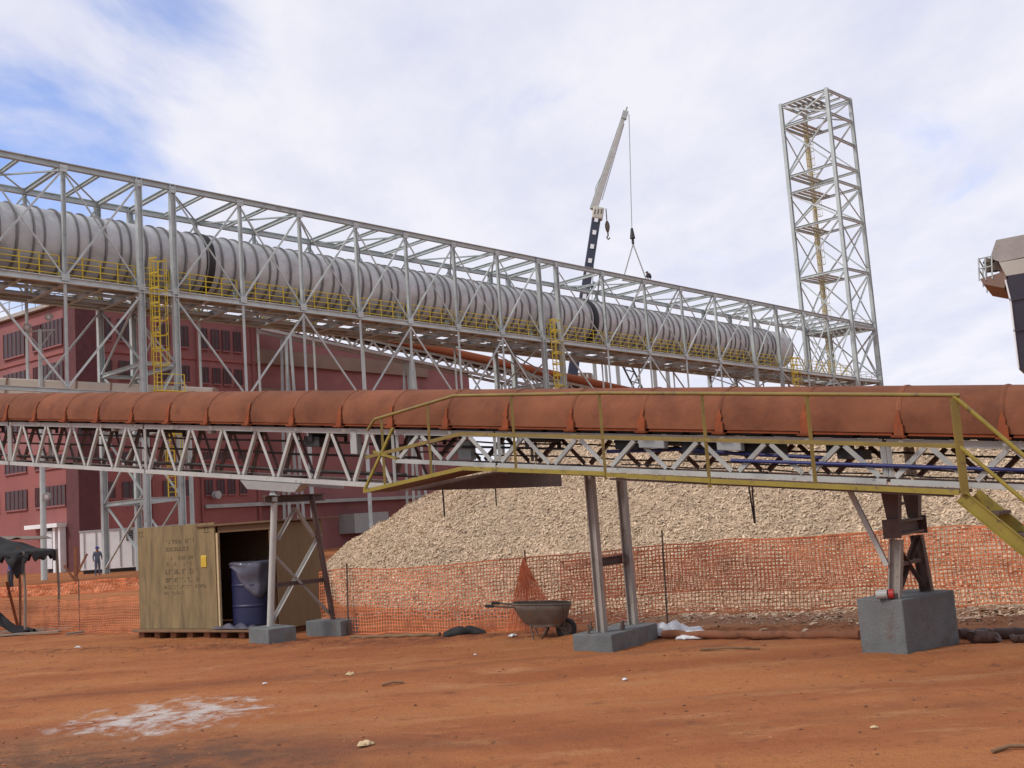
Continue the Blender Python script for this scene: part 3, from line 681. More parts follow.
cpart('drop_hose', lambda m: m.tube([K(2.1, .1, 0), K(2.12, .1, -.3), K(2.13, .12, -.6)], .012, 6), 'dark')
cpart('drop_hose', lambda m: m.tube([K(2.16, .1, 0), K(2.15, .1, -.25), K(2.14, .12, -.6)], .012, 6), 'dark')
cpart('drop_hose', lambda m: m.tube([K(-3.35, .1, -.4), K(-3.34, .1, -.85)], .015, 6), 'dark')
cpart('drop_hose', lambda m: m.tube([K(-2.4, .3, -.3), K(-2.4, .3, -.62)], .012, 6), 'dark')

# walkway along the front with handrail and stair
WF = -.78
walk = cpart('walkway', lambda m: (m.hexa([K(-2.2, WF+.03, -.02), K(5.06, WF+.03, -.02), K(5.06, -.08, -.02), K(-2.2, -.08, -.02)], [K(-2.2, WF+.03, .02), K(5.06, WF+.03, .02), K(5.06, -.08, .02), K(-2.2, -.08, .02)]),
        m.hexa([K(-4.3, WF+.03, -.47), K(-2.2, WF+.03, -.02), K(-2.2, -.08, -.02), K(-4.3, -.08, -.47)], [K(-4.3, WF+.03, -.43), K(-2.2, WF+.03, .02), K(-2.2, -.08, .02), K(-4.3, -.08, -.43)])), 'brown_steel')
def fascia(m):
    for a, b_, oa, ob in ((-4.32, -2.2, -.46, -.0), (-2.2, .35, -.0, .015), (.36, 1.95, -.0, -.015), (1.96, 5.07, -.02, -.02)):
        m.bar(K(a, WF, oa+.012), K(b_, WF, ob+.012), .035, .062)
cpart('fascia', fascia, 'olive', walk)
cpart('toe_plate', lambda m: (m.bar(K(.4, WF+.02, -.045), K(5.0, WF+.02, -.05), .02, .03)), 'brown_steel', walk)
RT = [(-4.16, .58), (-3.99, .76), (-2.29, 1.15), (.4, 1.18), (3.4, 1.15), (5.2, 1.13)]
cpart('handrail', lambda m: (m.tube([K(s, WF, o) for s, o in RT], .026, 8), m.bar(K(-4.23, WF, .12), K(-2.2, WF, .55), .03, .055), m.bar(K(-2.2, WF, .55), K(5.13, WF, .535), .03, .055)), 'rail', walk)
for s, lo, hi in ((-3.85, -.38, .78), (-2.85, -.15, 1.0), (-1.2, 0, 1.15), (.34, -.05, 1.17), (1.93, -.1, 1.16), (3.37, -.05, 1.14)):
    cpart('rail_post', lambda m: m.bar(K(s, WF+.01, lo), K(s, WF+.01, hi), .04, .04), 'rail', walk)
cpart('rail_post', lambda m: m.bar(K(5.13, WF, -.03), K(5.13, WF, 1.1), .085, .05), 'rail', walk)
cpart('brace', lambda m: (m.bar(K(-4.3, WF, -.42), K(-3.6, WF, .62), .04), m.bar(K(-4.05, WF, .22), K(-3.55, WF, .12), .04)), 'olive', walk)
# stair
def ST(s, wv, o): return K(5.08+s, WF+wv, -.03-o)
run = 2.05; rise = 1.62
stair = cpart('stair', lambda m: m.chan(ST(0, 0, .02), ST(run, 0, rise+.25), .05, .16, .012), 'olive'); cpart('stringer', lambda m: m.chan(ST(0, .72, .02), ST(run, .72, rise+.25), .05, .16, .012, flip=-1), 'olive', stair)
for k in range(1, 8):
    f_ = k/8
    cpart('tread', lambda m: m.box(ST(run*f_, .36, (rise+.25)*f_-.02), .26, .66, .035, Ch, Cr), 'brown_steel', stair)
cpart('stair_rail', lambda m: (m.tube([ST(.05, 0, -1.15), ST(run, 0, rise+.25-1.0)], .026, 8), m.tube([ST(.05, 0, -.56), ST(run, 0, rise+.25-.5)], .024, 8), m.bar(ST(1.2, 0, 1.1), ST(1.2, 0, .05), .04), m.bar(ST(run, 0, rise+.2), ST(run, 0, rise-.78), .04)), 'olive', stair)
# support legs
def post(m, p, q, a, b_): m.ibeam(p, q, a, b_, .018, up=Ch)
def kz(s, wv, z): p = K(s, wv, 0); p.z = z; return p
for wv in (.03, .98): cpart('support_leg', lambda m: post(m, kz(-.40, wv, .225), K(-.41, wv, -.01), .115, .13), 'post_steel')
cpart('leg_tie', lambda m: m.chan(kz(-.43, .12, 1.26), kz(-.43, .9, 1.26), .08, .13), 'brown_steel')
# left bent
cpart('support_leg', lambda m: m.tube([kz(-7.62, .0, .28), kz(-7.38, .03, K(-7.38, 0, -.72).z)], .062, 10), 'white_steel')
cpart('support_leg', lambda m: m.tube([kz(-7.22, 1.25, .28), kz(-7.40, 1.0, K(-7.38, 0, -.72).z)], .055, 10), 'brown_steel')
cpart('cap_beam', lambda m: m.ibeam(K(-7.4, -.2, -.76), K(-7.4, 1.3, -.76), .14, .14, .02), 'brown_steel')
cpart('bearing', lambda m: (m.hexa([K(-8.05, -.05, -.60), K(-6.75, -.05, -.60), K(-6.75, .12, -.60), K(-8.05, .12, -.60)], [K(-8.2, -.08, -.44), K(-6.55, -.08, -.44), K(-6.55, .15, -.44), K(-8.2, .15, -.44)]), m.hexa([K(-7.5, .0, -.70), K(-7.3, .0, -.70), K(-7.3, .1, -.70), K(-7.5, .1, -.70)], [K(-7.45, .0, -.605), K(-7.35, .0, -.605), K(-7.35, .1, -.605), K(-7.45, .1, -.605)]), m.bar(K(-7.9, CWD, -.5), K(-6.6, CWD, -.5), .1, .1)), 'grey_panel')
zc_ = 1.0
cpart('leg_tie', lambda m: m.angle(kz(-7.55, .03, 1.05), kz(-7.27, 1.2, 1.05), .08), 'brown_steel')
for a, b_, mt_ in (((-7.6, .05, .4), (-7.36, 1.15, 1.95), 'white_steel'), ((-7.57, .05, 1.7), (-7.25, 1.2, .4), 'post_steel'), ((-7.42, .1, 1.9), (-7.39, .55, 2.48), 'post_steel'), ((-7.39, 1.0, 1.9), (-7.39, .55, 2.48), 'post_steel')):
    cpart('leg_brace', lambda m: m.angle(kz(*a), kz(*b_), .06), mt_)
# right bent with its clamp box
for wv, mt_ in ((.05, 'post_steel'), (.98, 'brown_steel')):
    cpart('support_leg', lambda m: post(m, kz(3.95 if wv < .5 else 4.1, wv, .68), kz(4.05, wv, 1.42), .13, .15), mt_)
    cpart('support_leg', lambda m: m.hexa([kz(3.98, wv-.08, 1.66), kz(4.12, wv-.08, 1.66), kz(4.12, wv+.08, 1.66), kz(3.98, wv+.08, 1.66)], [K(3.94, wv-.09, -.05), K(4.16, wv-.09, -.05), K(4.16, wv+.09, -.05), K(3.94, wv+.09, -.05)]), 'brown_steel')
cpart('clamp_beam', lambda m: (m.ibeam(kz(4.05, -.12, 1.56), kz(4.05, 1.15, 1.56), .17, .19, .03), m.box(kz(4.05, -.1, 1.56), .22, .03, .24, Ch, Cr), m.box(kz(4.05, 1.12, 1.56), .22, .03, .24, Ch, Cr)), 'brown_steel')
cpart('leg_brace', lambda m: (m.angle(kz(3.98, .1, .75), kz(4.07, .92, 1.4), .07), m.angle(kz(4.02, .1, 1.4), kz(4.1, .92, .75), .07), m.bar(kz(4.03, .1, 1.1), kz(4.08, .92, 1.1), .05)), 'brown_steel')
cpart('leg_brace', lambda m: m.bar(K(3.52, -.02, -.02), kz(3.92, -.02, 1.1), .06, .06), 'white_steel')
cpart('cap_beam', lambda m: m.bar(K(3.4, .0, -.05), K(4.75, .0, -.05), .14, .05), 'grey_panel')
cpart('lift_handle', lambda m: m.tube([kz(4.0, .3, 1.66), kz(4.0, .3, 1.82), kz(4.02, .45, 1.86), kz(4.02, .8, 1.86)], .022, 6), 'brown_steel')
cpart('valve_body', lambda m: m.tube([kz(3.76, -.05, .74), kz(3.9, -.05, .75)], .055, 12), 'grey_panel')
cpart('valve_wheel', lambda m: m.tube([kz(3.91, -.05, .75), kz(3.97, -.04, .75)], .06, 10), 'red_valve')
# extra supports beyond the frame
for s in (-20, -27.5):
    for wv in (0, CWD): cpart('support_leg', lambda m: m.bar(kz(s, wv, 0), K(s, wv, -.4), .2), 'post_steel')
for wv in (0, CWD): cpart('support_leg', lambda m: m.bar(kz(8.5, wv, 0), K(8.5, wv, 0), .2), 'post_steel')

# concrete footings
def footing(c_, a, b_, h_, label, bolts=(), ax=None):
    fa = V((*(ax or Ch.xy), 0)).normalized(); fb = V((-fa.y, fa.x, 0))
    o = thing('concrete_footing', V((c_[0], c_[1], 0)), label, 'concrete block', 'footings under the conveyor legs')
    m = MB(); m.box((c_[0], c_[1], h_/2-.06), a, b_, h_+.12, fa, fb); q = m.build('block', 'concrete', o); bevel(q, .018)
    if bolts:
        for u, v_ in bolts:
            m = MB(); p = V((c_[0], c_[1], h_))+Ch*u+Cr*v_; m.tube([p-V((0,0,.02)), p+V((0,0,.13))], .016, 6); m.tube([p+V((0,0,.03)), p+V((0,0,.06))], .03, 6); m.build('anchor_bolt', 'rust', o)
    return o
footing((1.32, 16.84), .68, 1.42, .235, 'low oblong concrete block under the two plain legs beside the wheelbarrow', [(-.25, -.3), (.2, -.1), (.25, -.25), (-.1, -.62)])
lc = kz(-7.62, .0, 0); footing((lc.x+.05, lc.y-.06), .86, .56, .30, 'small concrete block under the pale round leg in front of the crate opening', ax=(.62, -.785))
rc = kz(-7.22, 1.22, 0); footing((rc.x, rc.y), .95, .5, .28, 'small concrete block under the brown leg at the right end of the crate')
footing((4.955, 14.43), .66, 1.25, .68, 'tall dark concrete block under the clamped legs by the yellow stair', [(.2, .45), (.1, .52)], ax=(.63, -.776))

# ------------------------------------------------------------------ second covered conveyor, far off
A_ = at(262, 328.7, 92); B_ = at(700, 421, 113)
fd = (B_-A_).normalized(); fh = V((fd.x, fd.y, 0)).normalized(); fn_ = V((-fh.y, fh.x, 0)); FLn = (B_-A_).length
far = thing('covered_conveyor', V((*((A_+B_)/2).xy, 0)), 'distant orange hooded conveyor on a sloping white truss seen under the gallery', 'conveyor')
def FK(s, wv, o): return A_+fd*s+fn_*wv+V((0,0,o))
for wv in (0, 1.6):
    for o in (0, 1.05):
        m = MB(); m.bar(FK(0, wv, o), FK(FLn, wv, o), .2, .24); m.build('chord', 'white_steel', far)
npn = 34
for i in range(npn):
    a = FLn*i/npn; p_ = FLn/npn
    m = MB(); m.bar(FK(a, 0, .1), FK(a+p_/2, 0, .98), .16); m.bar(FK(a+p_/2, 0, .98), FK(a+p_, 0, .1), .16); m.build('lattice_bar', 'white_steel', far)
    if i % 2 == 0: m = MB(); m.bar(FK(a, 1.6, .1), FK(a+p_, 1.6, .98), .11); m.build('lattice_bar', 'steel_dark', far)
m = MB(); m.sheet(lambda u, v_: FK(FLn*(.22+.78*u), .8-1.0*math.cos(math.pi*v_), 1.15+1.0*math.sin(math.pi*v_)), 20, 12); m.build('hood', MT['bracket'], far, solid(.03))
m = MB(); m.bar(FK(0, .8, 1.13), FK(FLn, .8, 1.13), 1.5, .06); m.build('belt', 'black', far)
for s in (.05, .3, .52, .72, .95):
    p = FK(FLn*s, 0, 0); m = MB()
    for e_ in (-.5, .5): m.bar(V((p.x+e_*1.4, p.y, 0)), p+V((e_*.3, 0, 0)), .22)
    q = FK(FLn*s, 1.6, 0)
    for e_ in (-.5, .5): m.bar(V((q.x+e_*1.4, q.y, 0)), q+V((e_*.3, 0, 0)), .22)
    m.build('support_leg', 'steel', far)

# ------------------------------------------------------------------ red mill building
BA = V((-32.5, 80.0, 0)); be = V((math.sin(rad(37)), math.cos(rad(37)), 0)); bl = V((-math.cos(rad(37)), math.sin(rad(37)), 0))
bld = thing('mill_building', BA.copy(), 'large mauve red mill building with rows of dark windows behind the gallery', 'building')
def B(t_, d_, z): return BA+be*t_+bl*d_+V((0,0,z))
def bbox(m, t0, t1, d0, d1, z0, z1): m.hexa([B(t0,d0,z0),B(t1,d0,z0),B(t1,d1,z0),B(t0,d1,z0)], [B(t0,d0,z1),B(t1,d0,z1),B(t1,d1,z1),B(t0,d1,z1)])
m = MB(); bbox(m, 0, 17, 0, 40, 0, 9.2); m.build('lower_wall', 'wall_low', bld)
m = MB(); bbox(m, .05, 17, .05, 40, 9.2, 20.2); m.build('wall', 'wall', bld)
m = MB(); m.hexa([B(17,.6,0),B(47,.6,0),B(47,28,0),B(17,28,0)], [B(17,.6,20.1),B(47,.6,17.5),B(47,28,17.5),B(17,28,20.1)]); m.build('wall', 'wall', bld)
m = MB(); bbox(m, -.08, 1.6, -.08, 1.6, 0, 20.3); m.build('corner_pier', 'quoin', bld)
m = MB(); bbox(m, -.35, 17.4, -.35, 40, 20.3, 20.6); m.build('roof', 'roofgrey', bld)
m = MB(); m.hexa([B(17.41,.45,20.09),B(47.15,.45,17.51),B(47.15,28.1,17.51),B(17.41,28.1,20.09)], [B(17.41,.45,20.3),B(47.15,.45,17.72),B(47.15,28.1,17.72),B(17.41,28.1,20.3)]); m.build('roof', 'quoin', bld)
for z in (16.7, 13.2):
    m = MB(); bbox(m, 17.05, 40, .3, .598, z, z+1.3); m.build('cladding_band', 'beige', bld)
def win(t0, t1, z0, z1, left=False, n=2):
    m = MB(); g = .07
    if not left: bbox(m, t0, t1, -.055, .1, z0, z1)
    else: bbox(m, -.055, .1, t0, t1, z0, z1)
    f_ = m.build('window', 'window', bld)
    m = MB()
    if not left: bbox(m, t0-.08, t1+.08, -.14, .0, z0-.12, z0-.001)
    else: bbox(m, -.14, .0, t0-.08, t1+.08, z0-.12, z0-.001)
    m.build('sill', 'wall', f_)
    for k in range(n+1):
        m = MB(); c_ = t0+(t1-t0)*k/n
        if not left: bbox(m, c_-.05, c_+.05, -.09, -.056, z0, z1)
        else: bbox(m, -.09, -.056, c_-.05, c_+.05, z0, z1)
        m.build('mullion', 'quoin', f_)
for z0, z1 in ((17.3, 19.4), (14.4, 16.1), (11.2, 12.9), (8.0, 9.0), (5.1, 6.7)):
    for t0, t1 in ((2.0, 2.9), (3.6, 4.8), (7.2, 8.2), (9.3, 10.0), (11.2, 11.9), (12.4, 13.1), (13.5, 14.2), (14.7, 15.4)): win(t0, t1, z0+.15, z1-.2)
    for t0, t1 in ((1.8, 4.6), (4.9, 6.0), (7.3, 10.5), (11.6, 14.6)): win(t0, t1, z0-.1, z1-.2, True, 5)
for t0 in (19, 21.5, 27, 31, 35, 39): win(t0, t0+1.1, 14.0, 16.2) if False else None
for z in (9.2, 13.4, 16.6):
    m = MB(); bbox(m, 1.62, 17.0, -.06, .049, z-.12, z+.12); bbox(m, -.06, .049, 1.62, 38, z-.12, z+.12); m.build('string_course', 'wall_low', bld)
for t0 in (6.2, 10.8, 16.6):
    m = MB(); m.tube([B(t0, -.16, .2), B(t0, -.16, 20.2)], .09, 6); m.build('downpipe', 'wall_low', bld)
m = MB(); bbox(m, 11, 40, -.35, .58, 4.15, 4.45); m.build('wall_pipe', 'steel_dark', bld)
m = MB(); bbox(m, 26.5, 31, -1.5, .59, 1.2, 3.0); m.build('annex', 'grey_panel', bld)
m = MB(); bbox(m, -.9, -.1, 1.6, 6.2, 3.35, 3.65); d_ = m.build('doorway_canopy', 'white_paint', bld)
for dd_, ww_, mt_ in ((1.7, .25, 'white_paint'), (2.4, .3, 'white_paint'), (3.9, .3, 'white_paint')):
    m = MB(); bbox(m, -.6, -.12, dd_, dd_+ww_, 0, 3.34); m.build('door_post', mt_, bld)
m = MB(); bbox(m, -.3, -.1, 2.72, 3.88, 0, 3.3); m.build('door', 'hopper', bld)
m = MB(); bbox(m, -.5, -.32, 3.0, 3.88, .3, 3.1); m.build('door_panel', MT['white_sheet'], bld)
m = MB()
for z in (21.3, 21.9):
    m.tube([B(.2, 12, z), B(.2, .2, z), B(16.8, .2, z)], .04, 6)
for k in range(7): m.bar(B(.2, 2*k, 20.7), B(.2, 2*k, 21.9), .06)
for k in range(9): m.bar(B(2*k+.2, .2, 20.7), B(2*k+.2, .2, 21.9), .06)
m.build('roof_rail', 'steel_dark', bld)
m = MB(); p = B(11.9, -.3, 5.2); m.tube([p, p-bl*.5], .33, 14); m.build('wall_lamp', 'steel_dark', bld)
# pale silo seen far behind under the gallery
silo = thing('pale_silo', V((*at(572, 375, 150).xy, 0)), 'pale ribbed silo far behind, glimpsed between the ladder and the orange hood', 'silo')
p = silo.location; m = MB(); m.tube([(p.x+.3, p.y, 0), (p.x+.3, p.y, 20.5)], 2.6, 20); m.build('shell', 'beige', silo)
m = MB()
for a in np.linspace(0, 6.28, 15)[:-1]: m.bar((p.x+.3+2.68*math.cos(a), p.y+2.68*math.sin(a), 0), (p.x+.3+2.68*math.cos(a), p.y+2.68*math.sin(a), 20.3), .25)
m.build('ribs', 'cream', silo)

# pale duct running behind the red hood at the left
a_, b2 = at(-60, 384.5, 66.5), at(215, 397, 68.5)
duct = thing('pale_duct', V((*((a_+b2)/2).xy, 0)), 'pale beige duct just above the red hood at the left edge', 'duct')
m = MB(); m.bar(a_, b2, 1.4, 1.05); o = m.build('duct_body', 'pale_duct', duct); bevel(o, .08)
for k in range(9):
    m = MB(); q = a_+(b2-a_)*(k/8); m.bar(q-(b2-a_).normalized()*.05, q+(b2-a_).normalized()*.05, 1.5, 1.14); m.build('joint_flange', 'beige', duct)
for f_ in (.12, .9):
    q = a_+(b2-a_)*f_; m = MB(); m.bar((q.x, q.y, 0), (q.x, q.y, q.z-.55), .22); m.build('post', 'steel', duct)

# ------------------------------------------------------------------ light pole
LP = gnd(46, 580); LP.z = 0; k_ = 66/LP.y; LP = V((LP.x*k_-.1, 66, 0))
pole = thing('light_pole', LP, 'tall grey floodlight pole with cross arm in front of the red building', 'light pole')
m = MB(); m.tube([LP, LP+V((0,0,15.4))], .17, 10, radii=[.19, .12]); m.build('pole', 'steel', pole)
m = MB(); z = 15.3; m.bar(LP+V((-.9,0,z)), LP+V((1.0,0,z)), .1); m.bar(LP+V((0,0,z-1.1)), LP+V((.8,0,z)), .07); m.bar(LP+V((0,0,z-1.1)), LP+V((-.8,0,z)), .07); m.build('cross_arm', 'steel', pole)
for dx, z in ((.75, 16.1), (.4, 5.05), (-.6, 15.55)):
    m = MB(); c_ = LP+V((dx, -.25, z)); m.tube([c_+V((0,.2,.05)), c_+V((0,-.18,-.05))], .3, 14, radii=[.15, .25]); f_ = m.build('floodlight', 'grey_panel', pole)
    m = MB(); m.tube([c_+V((0,-.181,-.05)), c_+V((0,-.2,-.055))], .12, 14); m.build('lens', 'white_sheet', f_)

# ------------------------------------------------------------------ crane
CX, CY = 3.9, 130.0
crane = thing('mobile_crane', V((CX, CY, 0)), 'mobile crane behind the gallery with raised navy boom and pale jib', 'crane')
b0 = V((CX+.0, CY, 3.0)); b1 = at(597, 214, CY); tip = at(624.5, 116, CY); bd = (b1-b0).normalized()
segs = [(0, .42, 1.0), (.42, .72, .88), (.72, 1.0, .78)]
for a, b_, wd_ in segs:
    m = MB(); m.bar(b0+(b1-b0)*a, b0+(b1-b0)*b_, wd_*1.25, wd_*1.4, up=(1,0,0)); o = m.build('boom_section', 'crane_blue', crane); bevel(o, .1)
for f_ in (.70, .78, .83, .88, .93, .975):
    m = MB(); c_ = b0+(b1-b0)*f_; m.box(c_-V((0,.62,0)), .45, .02, .55 if f_ != .70 else .9, bd.cross(V((0,1,0))), (0,1,0), bd); m.build('boom_mark', 'white_paint', crane)
m = MB(); m.box(b1+V((.1,-.1,.0)), 1.35, 1.2, 1.5, bd.cross(V((0,1,0))), (0,1,0), bd); o = m.build('boom_head', 'cream', crane); bevel(o, .15)
m = MB()
for q in range(3): m.box(b1+V((-.3+.4*q,-.715,.1)), .14, .02, .6, bd.cross(V((0,1,0))), (0,1,0), bd)
m.build('head_marks', 'rust', crane)
jd = (tip-b1).normalized(); jx = jd.cross(V((0,1,0))).normalized(); jl = (tip-b1).length; j0 = b1+jx*.5+jd*.4
for a, b_, w0, w1, mt_ in ((0, .55, .85, .62, 'white_steel'), (.55, 1, .62, .36, 'white_steel')):
    m = MB(); P_ = lambda f_, w_: [j0+(tip-j0)*f_+jx*(sx*w_*.5)+V((0, sy*w_*.5, 0)) for sx, sy in ((-1,-1),(1,-1),(1,1),(-1,1))]
    m.hexa(P_(a, w0), P_(b_, w1)); o = m.build('jib', mt_, crane); bevel(o, .06)
m = MB(); 
for f_ in (.0, .98): pass
m.bar(j0+jx*.46, tip+jx*.22, .2); m.build('jib_edge', 'steel_dark', crane)
m = MB(); 
m.bar(j0-jx*.62+jd*1.5, tip-jx*.22-jd*1, .1); m.build('jib_rail', 'steel_dark', crane)
m = MB(); m.box(tip+jd*.1, .7, .6, 1.0, jx, (0,1,0), jd); m.tube([tip+jd*.4, tip+jd*1.2], .12, 6); m.build('jib_tip', 'steel_dark', crane)
m = MB(); mast = b1+V((.2, 0, 3.2)); m.bar(b1+V((-.3,0,.6)), mast, .3); m.tube([mast, tip], .06, 6); m.tube([mast, b0+(b1-b0)*.6-jx*1.4], .05, 6); m.tube([mast+jx*.2, tip-jd*4], .05, 6); m.build('pendant_mast', 'steel', crane)
hk = b1+V((1.15, 0, -1.0)); m = MB(); m.tube([hk+V((0,0,1.6)), hk], .07, 6); m.tube([hk, hk-V((0,0,.35)), hk-V((0,0,.75)), hk-V((0,0,1.15)), hk-V((0,0,1.4))], .3, 10, radii=[.14,.28,.31,.22,.12]); m.tube([hk-V((0,0,1.35)), hk-V((0,0,1.8)), hk-V((.18,0,2.05)), hk-V((.02,0,2.3)), hk-V((-.2,0,2.1))], .1, 6); m.build('hook_block', 'rust', crane)
rp = at(632.5, 237, CY-0.0); m = MB(); m.tube([tip+jd*.2+V((.5,0,0)), V((rp.x, CY, rp.z+1))], .055, 6); m.build('hoist_rope', 'steel_dark', crane)
m = MB(); m.tube([(rp.x, CY, rp.z+1.1), (rp.x, CY, rp.z-.2)], .3, 10, radii=[.15, .34]); m.tube([(rp.x, CY, rp.z-.2), (rp.x, CY, rp.z-.9)], .16, 8); m.build('hook', 'dark', crane)
for x_, y_ in ((624, 276), (646, 279)):
    q = at(x_, y_, CY); m = MB(); m.tube([(rp.x, CY, rp.z-.9), q], .085, 6); m.build('sling', 'steel_dark', crane)
# carrier, cab, counterweight, wheels (mostly hidden by the pile and conveyor)
m = MB(); m.box((CX+3, CY, 1.35), 12.5, 2.6, .9); o = m.build('chassis', 'crane_blue', crane); bevel(o, .08)
m = MB(); m.box((CX-.6, CY, 2.6), 5.4, 2.5, 1.5); o = m.build('turntable', 'crane_blue', crane); bevel(o, .12)
m = MB(); m.hexa([(CX+7.2,CY-1.25,1.8),(CX+9.4,CY-1.25,1.8),(CX+9.4,CY+1.25,1.8),(CX+7.2,CY+1.25,1.8)], [(CX+7.2,CY-1.2,3.3),(CX+9.0,CY-1.2,3.3),(CX+9.0,CY+1.2,3.3),(CX+7.2,CY+1.2,3.3)]); o = m.build('cab', 'cream', crane); bevel(o, .1)
for x_ in (-1.8, -.4, 4.4, 5.8, 7.6):
    for sg in (-1, 1): m = MB(); m.tube([(CX+x_, CY+sg*.95, .62), (CX+x_, CY+sg*1.35, .62)], .62, 16); m.build('wheel', 'black', crane)
# load on the sling: a floor panel being lowered inside the roof
q = at(635, 285, CY-2); load = thing('slung_beam', q, 'grey steel beam hanging in the crane slings behind the roof chord', 'steel beam')
a_, b2 = at(622, 276.5, CY), at(648, 280, CY); m = MB(); m.ibeam(a_-V((0,0,.25)), b2-V((0,0,.25)), .4, .5, .06); m.build('beam', 'steel', load)
# leaning dark lattice of another machine beyond
a_, b2 = at(625, 362, 140), at(645, 402, 140)
lm = thing('lattice_mast', V((*b2.xy, 0)), 'dark lattice mast leaning beyond the gallery, just above the red hood', 'lattice mast')
m = MB(); dd2 = (b2-a_).normalized(); sx_ = V((0,1,0)).cross(dd2).normalized()
bot = a_+(b2-a_)*((a_.z)/(a_.z-b2.z))
for k in (-1, 1): m.bar(a_+sx_*.5*k, bot+sx_*.5*k, .22)
nn_ = 26
for i in range(nn_): m.bar(a_+(bot-a_)*(i/nn_)+sx_*(.5 if i % 2 else -.5), a_+(bot-a_)*((i+1)/nn_)-sx_*(.5 if i % 2 else -.5), .14)
m.build('lattice', 'dark', lm)
for px_, py0 in ((594, 366), (605, 364), (617, 368), (654, 372), (667, 374)):
    a_ = at(px_, py0-6, 122); pl = thing('steel_post', V((a_.x, a_.y, 0)), 'thin grey steel post beyond the gallery, rising above the red hood', 'post', 'thin posts beyond the gallery')
    m = MB(); m.bar((a_.x, a_.y, 0), a_, .42 if px_ != 605 else .3, .3); m.build('shaft', 'steel_dark', pl)
    m = MB(); m.box((a_.x, a_.y, a_.z-.1), .8, .6, .15); m.build('cap_plate', 'steel_dark', pl)

# ------------------------------------------------------------------ hopper head at the right edge
HY = 42.0
def H(x_, y_, d_=0): p = at(x_, y_, HY); p.y += d_; return p
hop = thing('chute_tower', V((*H(1035, 300, 2).xy, 0)), 'dark chute with grey roofed head and small balcony at the right edge', 'chute')
def slab(m, pts, d_=5.0):
    n = len(pts); A_ = [H(*p) for p in pts]; B2_ = [a+V((.56*d_, d_, .0)) for a in A_]
    m.add(A_+B2_, [tuple(range(n)), tuple(range(n, 2*n))[::-1]]+[(i, n+i, n+(i+1) % n, (i+1) % n) for i in range(n)])
m = MB(); slab(m, [(990, 258), (1000, 262), (1024, 257), (1060, 250), (1060, 230), (1024, 234.5), (996, 240)]); m.build('roof', 'roofgrey', hop)
m = MB(); slab(m, [(999, 262.5), (1006, 276), (1024, 273), (1060, 268), (1060, 251), (1024, 258)], 4.6); m.build('head_wall', 'cream', hop)
m = MB(); slab(m, [(1006, 276.5), (1008, 285), (1013, 325), (1019, 369.5), (1028, 372), (1060, 366), (1060, 269), (1024, 273.5)], 4.2); m.build('chute', 'hopper', hop)
m = MB(); slab(m, [(1008.5, 299), (1009, 301.5), (1060, 292), (1060, 289.5)], .05); slab(m, [(1012.5, 330), (1013, 332), (1060, 324), (1060, 322)], .05)
for v_ in range(len(m.v)): m.v[v_] = (m.v[v_][0], m.v[v_][1]-.06, m.v[v_][2])
m.build('panel_rib', 'hopper', hop)
m = MB(); m.tube([H(1005, 280, -.03), H(1010, 300, -.03), H(1018.3, 369, -.03)], .035, 6); m.build('edge_strip', 'white_paint', hop)
m = MB(); slab(m, [(980, 279), (983, 284), (1004, 288), (1008, 277), (1002, 272)], 3.0); m.build('balcony_floor', 'beige', hop)
m = MB(); 
for y_ in (259, 269): m.tube([H(978.5, y_), H(992, y_-3)], .03, 6); m.tube([H(978.5, y_), H(978.5, y_)+V((1.5,2.8,0))], .03, 6)
for x_, y0, y1 in ((978.5, 258, 281), (985, 257, 280), (991.5, 256, 279)): m.tube([H(x_, y0), H(x_+.8, y1)], .03, 6)
for y_ in (1.4, 2.8): m.tube([H(978.5, 258)+V((.54*y_,y_,0)), H(979.3, 281)+V((.54*y_,y_,0))], .03, 6)
m.build('balcony_rail', 'steel', hop)
m = MB(); m.tube([H(992, 262, .4), H(994, 258, .4)], .2, 12); m.box(H(996, 266, .3), .5, .4, .3); m.build('red_motor', 'rust', hop)
for x_ in (1050, 1066):
    q = H(x_, 360, 1); m = MB(); m.bar((q.x, q.y, 0), q, .4); m.build('leg', 'steel_dark', hop)

